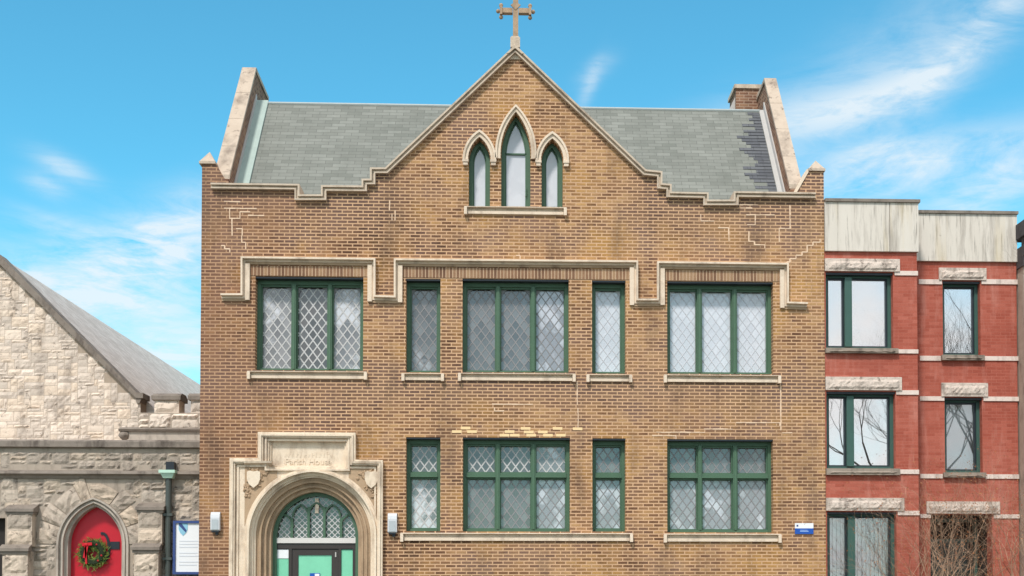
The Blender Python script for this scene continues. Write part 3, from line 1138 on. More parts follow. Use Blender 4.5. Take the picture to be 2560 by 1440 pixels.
sill(1161, 1416, 516, 537, splits=(1238, 1342))
sill(620, 918, 926, 947)
sill(1005, 1110, 931, 951)
sill(1146, 1438, 931, 952, splits=(1290,))
sill(1466, 1579, 934, 954)
sill(1659, 1950, 935, 956, splits=(1800,))
sill(1002, 1581, 1329, 1352, splits=(1150, 1290, 1430))
sill(1659, 1951, 1331, 1354, splits=(1800,))

# label mould that runs over the upper windows
hm = PL([(555, 744), (612, 744), (612, 652), (933, 656), (933, 748), (993, 750), (993, 657), (1587, 662), (1587, 757), (1648, 757), (1648, 664), (1962, 668), (1962, 764), (2016, 766)])
hb = MB()
hb.prism(band(hm, -.052, .022), -.04, .02)
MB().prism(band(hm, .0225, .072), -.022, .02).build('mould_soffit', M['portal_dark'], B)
hb.prism(band(hm, -.055, -.020), -.13, -.0405)
for k in range(1, len(hm) - 1):
    (xa_, za_), (xb_, zb2) = hm[k], hm[k + 1]
    if abs(za_ - zb2) > .3:
        lo, hi = sorted((za_, zb2))
        sgn = 1 if zb2 > za_ else -1
        xo = (xa_ + xb_) / 2
        x0_, x1_ = sorted((xo + sgn * .020, xo + sgn * .105))
        hb.box(x0_, x1_, -.06, .02, lo - .055, hi - .06)
hb.build('label_mould', M['limestone'], B)
# soldier course over the windows
for px0, px1, py0, py1 in ((626, 922, 666, 692), (1004, 1576, 671, 698), (1660, 1950, 677, 704)):
    x0, x1, z0, z1 = rect(px0, py0, px1, py1)
    MB().box(x0, x1, -.012, -.001, z0 + .012, z1).build('soldier_course', M['soldier'], B)

# pale replacement bricks and stepped mortar repairs
for px, py in ((1152, 1070), (1130, 1079), (1262, 1079), (1275, 1088), (1302, 1071), (1316, 1088), (1382, 1071), (1432, 1072), (1390, 1088), (1358, 1088), (1310, 1080), (1249, 1088), (1168, 1079), (1345, 1080)):
    x, z = P(px, py)
    MB().box(x, x + .19, -.006, .02, z - .026, z + .026).build('brick_patch', M['pale_brick'], B)
paths = [
    [(560, 517), (640, 520)], [(574, 518), (574, 545), (600, 545), (600, 532), (625, 532)], [(580, 546), (580, 585)], [(604, 590), (604, 604), (614, 604), (614, 620)],
    [(553, 612), (562, 612), (562, 622), (575, 622), (575, 628)], [(590, 575), (606, 575), (606, 590)], [(620, 536), (660, 540)],
    [(974, 502), (974, 528)], [(988, 525), (988, 552)], [(980, 530), (980, 548)],
    [(1752, 537), (1752, 548), (1785, 550)], [(1832, 512), (1893, 512)], [(1865, 536), (1935, 537)], [(1888, 540), (1888, 560), (1868, 561)],
    [(1795, 569), (1822, 570), (1822, 600)], [(1872, 575), (1872, 600), (1886, 612), (1912, 622)], [(1975, 510), (1975, 570), (1948, 580), (1948, 605)],
    [(1960, 660), (1975, 650), (1975, 645), (1990, 645), (1990, 635), (2005, 634), (2005, 626), (2018, 625), (2018, 616), (2032, 615), (2032, 606), (2050, 604), (2050, 598)],
    [(1443, 952), (1443, 1015)], [(1445, 1022), (1445, 1072)], [(1952, 956), (1952, 1075)], [(1230, 1010), (1330, 1012)], [(1236, 1018), (1236, 1028), (1260, 1030)],
    [(1630, 1092), (1690, 1094)], [(1840, 1060), (1950, 1062)], [(1640, 1082), (1760, 1084)], [(1760, 1072), (1830, 1073)], [(1955, 1085), (1980, 1086)],
    [(1290, 640), (1300, 640), (1300, 650)], [(1110, 290), (1135, 290)], [(1156, 315), (1156, 330)], [(560, 500), (600, 502)], [(1850, 522), (1880, 523)]]
CO = .0672
for pth in paths:
    pp = [(x, round(z / CO) * CO) for x, z in PL(pth)]
    mr = MB()
    for a, b in zip(pp, pp[1:]):
        dx_, dz_ = b[0] - a[0], b[1] - a[1]
        n = max(1, int(round(abs(dz_) / CO))) if abs(dx_) > .03 else 1
        run = []
        for k in range(n):
            xa, xb = a[0] + dx_ * k / n, a[0] + dx_ * (k + 1) / n
            za, zb_ = a[1] + dz_ * k / n, a[1] + dz_ * (k + 1) / n
            run += [((xa, za), (xb, za)), ((xb, za), (xb, zb_))]
        for p, q in run:
            L_ = math.hypot(q[0] - p[0], q[1] - p[1])
            m = max(1, int(L_ / .09))
            for k in range(m):
                f0, f1 = k / m, (k + 1) / m + .02
                o_ = rnd.uniform(-.003, .003)
                hor = abs(q[0] - p[0]) > abs(q[1] - p[1])
                u0 = (p[0] + (q[0] - p[0]) * f0 + (0 if hor else o_), p[1] + (q[1] - p[1]) * f0 + (o_ if hor else 0))
                u1 = (p[0] + (q[0] - p[0]) * f1 + (0 if hor else o_), p[1] + (q[1] - p[1]) * f1 + (o_ if hor else 0))
                mr.bar(u0, u1, rnd.uniform(.007, .014), -.004 - rnd.uniform(0, .002), .01)
    if mr.v: mr.build('mortar_repair', M['repair'], B)

# ------------------------------------------------------------------ carved stone doorway
ol = PL([(578, 1147), (648, 1147), (648, 1082), (890, 1084), (890, 1151), (958, 1152)])
ol = [(ol[0][0], 0.0)] + ol + [(ol[-1][0], 0.0)]
px0, px1, pz0, pz1 = rect(672, 1097, 868, 1170)
door_hole = arch_pts(PCX, PW_OUT - .012, PZS, PR_OUT - .012, .001)
pt = MB()
outl = ol + []
# the arch foot is open to the ground: one outline that goes round the arch
full = ol + [(door_hole[-1][0], 0.0)] + list(reversed(door_hole))[0:] + [(door_hole[0][0], 0.0)]
clean = []
for p in full:
    if not clean or (abs(p[0] - clean[-1][0]) + abs(p[1] - clean[-1][1])) > 1e-4: clean.append(p)
panel = [(px0, pz0), (px1, pz0), (px1, pz1), (px0, pz1)]
pt.prism([clean, panel], -.045, .10)
surround = pt.build('stone_doorway', M['portal'], B)
bo = MB()
bo.prism(band(ol, -.004, .10), -.12, -.0455)
bo.prism(band(ol, .035, .07), -.15, -.1205)
bo.prism(band(ol, .13, .165), -.075, -.0455)
bo.build('border_moulding', M['portal'], surround)
# inscribed panel
ip = MB()
ip.box(px0 - .02, px1 + .02, .03, .09, pz0 - .02, pz1 + .02)
for k, (t0, t1, y0) in enumerate(((0, .035, -.10), (.035, .075, -.05), (.075, .11, -.01))):
    o = [(px0 + t0 - .06, pz0 + t0 - .06), (px1 - t0 + .06, pz0 + t0 - .06), (px1 - t0 + .06, pz1 - t0 + .06), (px0 + t0 - .06, pz1 - t0 + .06)]
    q = [(px0 + t1 - .06, pz0 + t1 - .06), (px1 - t1 + .06, pz0 + t1 - .06), (px1 - t1 + .06, pz1 - t1 + .06), (px0 + t1 - .06, pz1 - t1 + .06)]
    ip.prism([o, q], y0, .032 if k == 2 else -.0005 + (.03 if k else -.045 + .0))
ip.build('inscription_panel', M['portal'], surround)


def text_mesh(body, size, cx, z, y, depth, mat, parent, name, spacing=1.0):
    cu = bpy.data.curves.new(name, 'FONT')
    cu.body = body
    cu.size = size
    cu.align_x = 'CENTER'
    cu.extrude = depth
    cu.space_character = spacing
    ob = bpy.data.objects.new(name, cu)
    C.objects.link(ob)
    dg = bpy.context.evaluated_depsgraph_get()
    me = bpy.data.meshes.new_from_object(ob.evaluated_get(dg))
    bpy.data.objects.remove(ob)
    o = origin(parent)
    me.transform(Matrix.Translation((cx - o.x, y - o.y, z - o.z)) @ Matrix.Rotation(math.radians(90), 4, 'X'))
    me.materials.clear()
    me.materials.append(mat)
    n = bpy.data.objects.new(name, me)
    C.objects.link(n)
    n.parent = parent
    return n


pcx = (px0 + px1) / 2
text_mesh('Parish House', .17, pcx, P(770, 1161)[1], .024, .008, M['portal'], surround, 'inscription')
# first line of the inscription is worn away: only rubbed strokes are left
wr = MB()
for i in range(13):
    x = pcx - .45 + i * .075 + rnd.uniform(-.012, .012)
    z = P(770, 1137)[1]
    hgt = rnd.uniform(.05, .11)
    wr.box(x - .008, x + .008, .022, .031, z - .04, z - .04 + hgt)
    if i % 2: wr.box(x + .0085, x + .04, .024, .031, z - .04 + hgt * .5, z - .04 + hgt * .5 + .015)
wr.build('worn_lettering', M['portal'], surround)

# arch orders
ring = MB()
ringd = MB()
prof = [(.44, .395, -.09), (.395, .36, -.14), (.36, .30, -.02), (.30, .265, .03), (.265, .20, .09), (.20, .165, .06), (.165, .11, .15), (.11, .075, .13), (.075, .0, .22)]
n_ = len(prof)
for i, (a, b, y) in enumerate(prof):
    ra = PR_IN + (PR_OUT - PR_IN) * a / .44
    rb = PR_IN + (PR_OUT - PR_IN) * b / .44
    oa = arch_pts(PCX, PW_IN + a, PZS, ra, .30, 20)
    ob_ = arch_pts(PCX, PW_IN + b, PZS, rb, .30, 20)
    (ring if i in (0, 1, 2, 3) else ringd).prism(oa + list(reversed(ob_)), y, .56)
ring.build('outer_arch_order', M['portal'], surround)
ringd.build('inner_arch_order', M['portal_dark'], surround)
# spandrels: carved shade put into darker plates, foliage and a shield each side
for s_ in (-1, 1):
    qx = PCX + s_ * 1.14
    zc = P(782, 1197)[1]
    sp = MB()
    lim_ = arch_pts(PCX, PW_OUT + .03, PZS, PR_OUT + .03, PZS, 20)
    half = [p for p in lim_ if (p[0] - PCX) * s_ > .62 and p[1] > PZS + .18]
    half.sort(key=lambda p: p[1])
    xo_ = PCX + s_ * (PW_OUT + .025)
    zt_ = P(782, 1166)[1]
    half = [p for p in half if abs(p[0] - PCX) < PW_OUT + .02]
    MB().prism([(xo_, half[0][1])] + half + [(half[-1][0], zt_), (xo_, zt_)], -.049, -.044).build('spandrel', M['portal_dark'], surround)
    MB().prism_x([(-.0455, zt_ + .005), (-.15, zt_ + .05), (-.16, zt_ + .09), (-.0455, zt_ + .10)], *sorted((xo_, PCX + s_ * .78))).build('shoulder_ledge', M['portal'], surround)
    for k in range(60):
        fx, fz = rnd.uniform(-.24, .34), rnd.uniform(-.36, .20)
        x, z = qx - s_ * fx * .8, zc + fz
        dxa, dza = abs(x - PCX), z - PZS
        if dza > 0 and math.hypot(dxa, dza) < PR_OUT + .05: continue
        sp.ball((x, -.05, z), (rnd.uniform(.018, .045), .03, rnd.uniform(.018, .045)), 6, 4, .15)
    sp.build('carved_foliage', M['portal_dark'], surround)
    shp = [(-.085, .09), (-.05, .105), (0, .095), (.05, .105), (.085, .09), (.085, -.01), (.06, -.08), (0, -.135), (-.06, -.08), (-.085, -.01)]
    MB().prism([(qx + a * 1.5, zc + b * 1.4) for a, b in shp], -.10, -.04).build('carved_shield', M['portal'], surround)

# fanlight
YF = .46
fan = MB()
f_o = arch_pts(PCX, PW_IN + .005, PZS, PR_IN + .005, .31, 20)
f_i = arch_pts(PCX, PW_IN - .075, PZS, PR_IN - .075, .31, 20)
fan.prism(f_o + list(reversed(f_i)), YF - .08, YF + .08)
zt0, zt1 = sz(1358, YF, 782), sz(1345, YF, 782)
xw = PW_IN - .075
inside = arch_pts(PCX, PW_IN - .075, PZS, PR_IN - .075, zt1, 20)
conv = [p for k, p in enumerate(inside) if k == 0 or (abs(p[0] - inside[k - 1][0]) + abs(p[1] - inside[k - 1][1])) > 1e-4]
cell = 2 * xw / 5.0
for k in range(1, 5):
    x = PCX - xw + cell * k + (-.02 if k == 1 else .02 if k == 4 else 0)
    zt = zt1 + (.62 if k in (2, 3) else .40)
    fan.box(x - .024, x + .024, YF - .05, YF + .02, zt1, zt)
# tracery: pointed heads in each of the five lights
for k in range(5):
    cxk = PCX - xw + cell * (k + .5)
    hs = (.22, .42, .46, .42, .22)[k]
    ap_o = arch_pts(cxk, cell / 2, zt1 + hs, .24, zt1 + hs, 8)
    ap_i = arch_pts(cxk, cell / 2 - .035, zt1 + hs, .19, zt1 + hs, 8)
    poly = ap_o + list(reversed(ap_i))
    c_ = [p for p in poly]
    inside_all = all(math.hypot(p[0] - PCX, max(0, p[1] - PZS)) < PR_IN - .03 for p in c_)
    for (pa, pb) in zip(ap_o, ap_o[1:]):
        r_ = clip_line(pa, pb, conv)
        if r_: fan.bar(r_[0], r_[1], .018, YF - .045, YF + .02)
fanlight = fan.build('fanlight', M['green'], B)
p, l = MB(), MB()
panes_and_leads(conv, YF + .04, p, l, .118, .118, .02, .009)
p.build('pane', M['pane_fan'], fanlight, recalc=False)
l.build('leading', M['leading'], fanlight)
MB().box(PCX - .035, PCX + .035, YF - .02, YF + .0, sz(1283, YF, 782), sz(1246, YF, 782)).box(PCX - .02, PCX + .045, YF - .04, YF - .0205, sz(1272, YF, 782), sz(1252, YF, 782)).build('fanlight_lamp', M['limestone'], fanlight)
MB().box(PCX - xw, PCX + xw, YF - .06, YF + .06, zt0, zt1).build('transom_bar', M['white_paint'], fanlight)
# door set
dz1 = zt0 - .002
dfr = MB()
X = lambda v: sx(v, YF, 1420)
dfr.box(PCX - xw, PCX + xw, YF - .03, YF + .06, sz(1372, YF, 782), dz1)
for a, b in ((sx(682, YF, 1420), X(691)), (X(722), X(730)), (X(847), X(853)), (X(882), PCX + xw)):
    dfr.box(a, b, YF - .03, YF + .06, .30, sz(1372, YF, 782) - .001)
for a, b in ((X(691), X(722)), (X(853), X(882))):
    dfr.box(a + .001, b - .001, YF - .02, YF + .05, .30, .52)
door_frame = dfr.build('door_frame', M['brown_door'], B)
for a, b in ((X(691), X(722)), (X(853), X(882))):
    MB().box(a + .001, b - .001, YF + .0, YF + .02, .521, sz(1374, YF, 782)).build('sidelight', M['mint_film'], door_frame)
dl = MB()
da, db, dt = X(730) + .004, X(847) - .004, sz(1373, YF, 782) - .004
ga, gb, gt = X(746), X(829), sz(1388, YF, 782)
dl.prism([[(da, .31), (db, .31), (db, dt), (da, dt)], [(ga, .95), (gb, .95), (gb, gt), (ga, gt)]], YF - .01, YF + .04)
door = dl.build('door', M['brown_door'], B)
MB().box(ga - .005, gb + .005, YF + .01, YF + .02, .945, gt + .005).build('door_glass', M['mint_film'], door)
MB().tube((da + .1, YF - .06, 1.05), (da + .1, YF - .06, 1.4), .015, .015).box(da + .09, da + .11, YF - .06, YF - .0105, 1.06, 1.09).box(da + .09, da + .11, YF - .06, YF - .0105, 1.36, 1.39).build('door_handle', M['lamp_shell'], door)
MB().box(X(838), X(841), YF - .03, YF - .0105, sz(1393, YF), sz(1381, YF)).build('door_closer', M['white_metal'], door)
for i, (z, y0) in enumerate(((.15, -.75), (.30, -.4))):
    MB().box(sx(660), sx(905), y0, .55 if i else .349, z - .15 + .001, z).build('step', M['sidewalk'], B)

# paper and sign on the door glass
pn = MB().box(X(692) + .01, X(722) - .005, YF - .012, YF - .008, sz(1396, YF, 710), sz(1374, YF, 710)).build('paper_notice', M['paper'])
tag(pn, 'white paper sheet taped inside the left sidelight of the main door', 'notice')
dsn = thing('door_sign', (X(788), YF, 1.5), 'small blue and white sign stuck on the green door glass', 'sign')
a, b, c, d_ = X(775), X(800), sz(1452, YF, 782), sz(1433, YF, 782)
MB().box(a, b, YF - .012, YF + .005, c, d_).build('sign_plate', M['blue'], dsn)
MB().box((a + b) / 2, b - .01, YF - .015, YF - .0125, c + .02, d_ - .012).build('white_panel', M['paper'], dsn)

# ------------------------------------------------------------------ wall lamps
def wall_lamp(cxp, top, bot, label):
    x, z1 = P(cxp, top)
    z0 = P(cxp, bot)[1]
    t = thing('wall_lamp', (x, 0, z0), label, 'wall lamp', 'lamps beside the carved doorway')
    h = z1 - z0
    body = MB()
    prof = [(-.005, 0), (-.09, 0), (-.11, .02), (-.115, h * .68), (-.10, h * .86), (-.07, h * .97), (-.005, h)]
    body.prism_x([(a, z0 + .03 + b * (h - .03) / h) for a, b in prof], x - .088, x + .088)
    body.build('housing', M['lamp_shell'], t)
    MB().prism_x([(-.118, z0 + .05), (-.12, z0 + h * .62), (-.122, z0 + h * .62), (-.121, z0 + .05)], x - .06, x + .06).build('lens', M['lamp_lens'], t)
    MB().box(x - .07, x + .07, -.095, -.02, z0, z0 + .0299).box(x + .0, x + .05, -.06, -.001, z0 - .05, z0 - .0005).build('base', M['black_iron'], t)
    return t


wall_lamp(541, 1280, 1331, 'silver wall lamp between the notice board and the carved stone doorway')
wall_lamp(982, 1283, 1336, 'silver wall lamp between the carved stone doorway and the lattice windows')

# ------------------------------------------------------------------ blue and white plaque
x0, x1, z0, z1 = rect(1987, 1308, 2033, 1335)
t = thing('wall_plaque', ((x0 + x1) / 2, 0, z0), 'small white and blue plaque on the brick corner beside the red house', 'sign')
zm = z0 + (z1 - z0) * .52
MB().box(x0, x1, -.02, -.001, zm, z1).build('white_half', M['paper'], t)
MB().box(x0, x1, -.02, -.001, z0, zm - .0005).build('blue_half', M['blue'], t)
MB().box(x0 + .03, x0 + .065, -.023, -.0205, zm + .035, zm + .07).build('emblem', M['navy'], t)
MB().box(x0 + .1, x1 - .1, -.023, -.0205, z0 + .045, z0 + .062).box(x0 + .1, x1 - .12, -.023, -.0205, z0 + .07, z0 + .08).build('lettering', M['light_ink'], t)

# ================================================================== stone church on the left
YN, YG, YCW = 1.0, 4.2, 3.2
XCL, XCR = -17.0, XL - .02
CH = thing('stone_church', (-10, YN, 0), 'pale rubble stone church with a steep gable, battlements and a red pointed door', 'church')


def ashlar(mb, x0, x1, z0, z1, y, inside, unit=.085, amp=.03, wmax=5, hmax=3, gap=.006, base=.004):
    nx, nz = int((x1 - x0) / unit), int((z1 - z0) / unit)
    used = [[False] * nx for _ in range(nz)]
    for j in range(nz):
        for i in range(nx):
            if used[j][i]: continue
            h = rnd.choice([1, 1, 2, 2, 3][:2 + hmax])
            w = rnd.randint(2, wmax) if h == 1 else rnd.randint(2, wmax + (1 if h == 2 else 0))
            w = min(w, nx - i)
            h = min(h, nz - j)
            k = 0
            while k < w and not used[j][i + k]: k += 1
            w = k
            while h > 1 and any(used[j + h - 1][i + q] for q in range(w)): h -= 1
            for b in range(h):
                for a in range(w): used[j + b][i + a] = True
            a0, a1 = x0 + i * unit + gap, x0 + (i + w) * unit - gap
            b0, b1 = z0 + j * unit + gap, z0 + (j + h) * unit - gap
            if inside((a0 + a1) / 2, (b0 + b1) / 2, a0, a1, b0, b1):
                mb.rough(a0, a1, b0, b1, y, amp * rnd.uniform(.3, 1.2), .06, base)


# narthex wall with the red door
DCX = (P(165, 1400, YN)[0] + P(300, 1400, YN)[0]) / 2
DW = (P(300, 1400, YN)[0] - P(165, 1400, YN)[0]) / 2
DZS = P(232, 1361, YN)[1]
DR = P(232, 1265, YN)[1] - DZS
ZC1, ZC0 = sz(1100, YN, 250), sz(1121, YN, 250)
ZS1, ZS0 = sz(1176, YN, 250), sz(1197, YN, 250)
dh = arch_pts(DCX, DW + .18, DZS, DR + .17, .0, 14)
nw = MB()
wx0, wx1, wz0, wz1 = P(-90, 1400, YN)[0], P(12, 1400, YN)[0], .9, P(0, 1295, YN)[1]
nw.prism([[(XCL, 0), (dh[0][0], 0)] + dh[1:-1] + [(dh[-1][0], 0), (XCR, 0), (XCR, ZC0), (XCL, ZC0)], [(wx0, wz0), (wx1, wz0), (wx1, wz1), (wx0, wz1)]], YN, YN + .5)
nw.build('front_wall', M['mortar'], CH)
VR = .58


def in_low(cx, cz, a0, a1, b0, b1):
    if ZS0 - .03 < cz < ZS1 + .03: return False
    for xx in (a0, a1, cx):
        if wx0 - .1 < xx < wx1 + .05 and cz < wz1 + .05: return False
        dx_ = abs(xx - DCX)
        if cz <= DZS and dx_ < DW + .19: return False
        for zz in (b0, b1):
            if zz > DZS and (dx_ / (DW + VR - .12)) ** 2 + ((zz - DZS) / (DR + VR - .12)) ** 2 < 1: return False
    return True


st = MB()
ashlar(st, P(-420, 1300, YN)[0], XCR, sz(1560, YN), ZC0, YN, in_low, .085, .05, 4, 3, .006, -.001)
st.build('lower_stonework', M['rubble_low'], CH)
# voussoirs: rock-faced wedge stones round the arch
vo = MB()
oi = arch_pts(DCX, DW + .185, DZS, DR + .175, DZS, 40)[1:-1]
cum = [0]
for a, b in zip(oi, oi[1:]): cum.append(cum[-1] + math.hypot(b[0] - a[0], b[1] - a[1]))


def at_len(s):
    for k in range(len(cum) - 1):
        if cum[k + 1] >= s:
            f = (s - cum[k]) / max(1e-6, cum[k + 1] - cum[k])
            a, b = oi[k], oi[k + 1]
            tx, tz = b[0] - a[0], b[1] - a[1]
            l = math.hypot(tx, tz)
            return (a[0] + tx * f, a[1] + tz * f), (-tz / l, tx / l)
    return oi[-1], (1, 0)


nv = 8
vcut = [0] + sorted((k + rnd.uniform(-.28, .28)) / nv for k in range(1, nv)) + [1]
for k in range(nv):
    s0, s1 = cum[-1] * vcut[k] + .010, cum[-1] * vcut[k + 1] - .010
    rr = VR - .22 + rnd.uniform(-.09, .10)
    nu, nr = 5, 5
    vs, fs = [], []
    for j in range(nr + 1):
        for i in range(nu + 1):
            (x, z), (nx_, nz_) = at_len(min(cum[-1] - 1e-4, s0 + (s1 - s0) * i / nu))
            r_ = rr * j / nr
            fl = 1 + .0 * j
            e = i in (0, nu) or j in (0, nr)
            y = YN - (.02 if e else rnd.uniform(.025, .07))
            vs.append((x + nx_ * r_, y, z + nz_ * r_))
    for j in range(nr):
        for i in range(nu):
            a = j * (nu + 1) + i
            fs.append((a, a + 1, a + nu + 2, a + nu + 1))
    rim = [i for i in range(nu + 1)] + [(j + 1) * (nu + 1) - 1 for j in range(1, nr + 1)] + [nr * (nu + 1) + i for i in range(nu - 1, -1, -1)] + [j * (nu + 1) for j in range(nr - 1, 0, -1)]
    m0 = len(vs)
    for i in rim: vs.append((vs[i][0], YN + .02, vs[i][2]))
    for q in range(len(rim)):
        r2 = (q + 1) % len(rim)
        fs.append((rim[q], rim[r2], m0 + r2, m0 + q))
    vo.add(vs, fs)
vo.build('voussoir_arch', M['voussoir'], CH)
# door moulding
dm = MB()
for a, b, y in ((.18, .14, -.05), (.14, .10, .02), (.10, .065, -.01), (.065, .0, .10)):
    o = arch_pts(DCX, DW + a, DZS, DR + a * .95, 0, 14)
    q = arch_pts(DCX, DW + b, DZS, DR + b * .95, 0, 14)
    dm.prism(o + list(reversed(q)), YN + y, YN + .45)
dm.build('door_moulding', M['door_mould'], CH)
rd = MB().prism(arch_pts(DCX, DW + .02, DZS, DR + .02, .05, 14), YN + .28, YN + .36).build('red_door', M['red_door'], CH)
hg = MB()
YD = YN + .27
hx, hz = P(270, 1362, YD)
hg.box(P(276, 1362, YD)[0], P(299, 1362, YD)[0], YD - .01, YD + .009, P(280, 1373, YD)[1], P(280, 1354, YD)[1])
hp = PL([(252, 1334), (258, 1333), (264, 1337), (269, 1346), (272, 1358), (273, 1372), (272, 1386), (268, 1397), (260, 1403)], YD)
for a, b in zip(hp, hp[1:]): hg.bar(a, b, .026, YD - .012, YD + .009)
hg.build('hinge', M['black_iron'], rd)
# leaded window at the far left
MB().box(wx0 - .01, wx1 + .01, YN + .2, YN + .24, wz0 - .01, wz1 + .01).build('church_window', M['dark_room'], CH)
# coping and string course
MB().prism_x([(YN - .10, ZC0 + .02), (YN - .10, ZC1 - .04), (YN - .04, ZC1), (YN + .6, ZC1 + .02), (YN + .6, ZC0 + .001), (YN - .05, ZC0 + .001)], XCL, XCR).build('parapet_coping', M['church_trim'], CH)
MB().prism_x([(YN - .14, ZS0 + .09), (YN - .12, ZS1 - .03), (YN + .05, ZS1 + .02), (YN + .05, ZS0), (YN - .04, ZS0), (YN - .07, ZS0 + .05)], XCL, XCR).build('string_course', M['church_trim'], CH)
# two stepped buttresses
for (a, b), yt, ym in (((17, 80), 1272, 1371), ((345, 405), 1268, 1368)):
    yb = YN - .22
    x0, x1 = P(a, 1320, yb)[0], P(b, 1320, yb)[0]
    zt, zm_ = P(a, yt, yb)[1], P(a, ym, yb)[1]
    bt = MB()
    bt.box(x0, x1, yb, YN - .001, zm_ + .04, zt)
    bt.box(x0 - .04, x1 - .04, yb - .1, YN - .001, 0, zm_ - .06)
    for z0 in (zm_ - .5, zm_ - .9, zm_ - 1.3, zm_ - 1.7): bt.rough(x0 - .035, x1 - .045, z0, z0 + .39, yb - .1, .045, .07, .004)
    for z0, z1 in ((zm_ + .07, zm_ + .36), (zm_ + .38, zt - .05)): bt.rough(x0 + .005, x1 - .005, z0, z1, yb, .045, .07, .004)
    bu = bt.build('buttress', M['voussoir'], CH)
    cpm = MB()
    cpm.prism_x([(yb - .07, zt - .06), (yb - .07, zt), (YN - .002, zt + .10), (YN - .002, zt - .06)], x0 - .04, x1 + .05)
    cpm.prism_x([(yb - .035, zt - .11), (yb - .035, zt - .0605), (YN - .002, zt - .0605), (YN - .002, zt - .11)], x0 - .02, x1 + .03)
    cpm.build('weathering', M['church_trim'], bu)
    cpm = MB()
    cpm.prism_x([(yb - .17, zm_ - .06), (yb - .17, zm_), (yb - .002, zm_ + .08), (yb - .002, zm_ - .06)], x0 - .09, x1 + .0)
    cpm.prism_x([(yb - .13, zm_ - .12), (yb - .13, zm_ - .0605), (yb - .002, zm_ - .0605), (yb - .002, zm_ - .12)], x0 - .07, x1 - .02)
    cpm.build('weathering', M['church_trim'], bu)
# gable wall and roof
gxe, gze = P(345, 990, YG)
gxa, gza = P(-4, 640, YG)
gxl = 2 * gxa - gxe
gw = MB().prism([(gxl, 0), (gxe + .06, 0), (gxe + .06, gze - .1), (gxe, gze), (gxa, gza - .06), (gxl, gze)], YG, YG + .5)
gw.build('gable_wall', M['mortar_pale'], CH)
slope_g = (gza - gze) / (gxe - gxa)


def in_gable(cx, cz, a0, a1, b0, b1):
    lim = gza - .06 - slope_g * max(0, a1 - gxa, gxa - a0)
    return (b0 + cz) / 2 < lim - .05 and a1 < gxe + .07


gs = MB()
ashlar(gs, P(-300, 900, YG)[0], gxe + .07, sz(1125, YG), gza, YG, in_gable, .075, .026, 5, 3, .004, -.001)
gs.build('gable_stonework', M['rubble'], CH)
vb = MB()
vl = [(gxl - .35, gze - .35 * slope_g), (gxa, gza), (gxe + .02, gze)]
vb.prism([(gxa, gza + .06), (gxe, gze + .06), (gxe + .14, gze + .06), (gxe + .14, gze - .06), (gxe - .02, gze - .06), (gxa, gza - .14), (gxl, gze - .12), (gxl - .2, gze - .12), (gxl - .2, gze + .06), (gxl, gze + .06)], YG - .10, YG + .45)
vb.prism([(gxe - .03, gze - .0605), (gxe + .10, gze - .0605), (gxe + .05, gze - .18), (gxe - .01, gze - .18)], YG - .07, YG + .4)
vb.build('verge_coping', M['church_trim'], CH)
cr_ = MB()
cr_.add([(gxa, YG + .451, gza + .02), (gxe + .5, YG + .451, gze - .5 * slope_g + .02), (gxe + .5, YG + 19, gze - .5 * slope_g + .02), (gxa, YG + 19, gza + .02), (gxl - .5, YG + .451, gze - .5 * slope_g + .02), (gxl - .5, YG + 19, gze - .5 * slope_g + .02)],
        [(0, 1, 2, 3), (0, 3, 5, 4), (0, 4, 1), (3, 2, 5), (1, 4, 5, 2)])
cro = cr_.build('nave_roof', M['church_roof'], CH)
me = cro.data
for p_ in me.polygons:
    for li in p_.loop_indices:
        co = me.vertices[me.loops[li].vertex_index].co
        me.uv_layers[0].data[li].uv = (co.y, co.z * 1.45)
MB().box(gxl, gxe + .3, YG + .501, YG + 18.5, 0, gze - .6 * slope_g).build('nave_wall', M['mortar'], CH)
# battlemented wall beside the gable
bw_ = MB()
bz0, bz1 = sz(1100, YCW, 420) - 1.0, sz(1032, YCW, 420)
bx0 = P(345, 1050, YCW)[0]
bw_.box(bx0, XCR, YCW, YCW + .55, bz0, bz1)
bat = bw_.build('battlement_wall', M['mortar'], CH)
br_ = MB()
ashlar(br_, bx0, XCR, sz(1074, YCW, 420), bz1 + .01, YCW, lambda *a: True, .12, .06, 5, 3)
mer = MB()
for a, b in ((383, 449), (474, 544)):
    x0, x1, z0, z1 = rect(a, 1000, b, 1032, YCW)
    mer.box(x0 + .02, x1 - .02, YCW + .02, YCW + .5, bz1 + .001, z1)
    br_.rough(x0 + .02, x1 - .02, bz1 + .01, z1 - .005, YCW + .02, .05, .08, .004)
    capm = MB().prism_x([(YCW - .05, z1), (YCW - .05, z1 + .09), (YCW + .1, z1 + .16), (YCW + .42, z1 + .16), (YCW + .57, z1 + .09), (YCW + .57, z1)], x0 - .03, x1 + .03)
    capm.build('merlon_cap', M['church_trim'], bat)
x0, x1 = P(445, 1035, YCW)[0], P(470, 1035, YCW)[0]
mer.build('merlon', M['rubble'], bat)
br_.build('battlement_stonework', M['rubble'], bat)
x0 = P(298, 1080, YCW - .1)[0]
z0, z1 = sz(1098, YCW, 400), sz(1072, YCW, 400)
MB().box(x0 + .2, XCR, YCW - .09, YCW - .001, z0 - .05, z1 - .075).build('battlement_fascia', M['door_mould'], bat)
MB().prism_x([(YCW - .14, z1 - .074), (YCW - .17, z1 - .03), (YCW - .001, z1 + .03), (YCW - .001, z1 - .074)], x0, XCR).build('battlement_moulding', M['church_trim'], bat)
MB().ball((x0 + .1, YCW - .06, (z0 + z1) / 2 - .04), (.13, .12, .10), 10, 8, .12).build('carved_stop', M['church_trim'], bat)
# low roof between parapet and gable
MB().box(XCL, XCR, YN + .601, YG - .001, ZC0 - .4, ZC0 - .3).build('narthex_roof', M['church_roof'], CH)
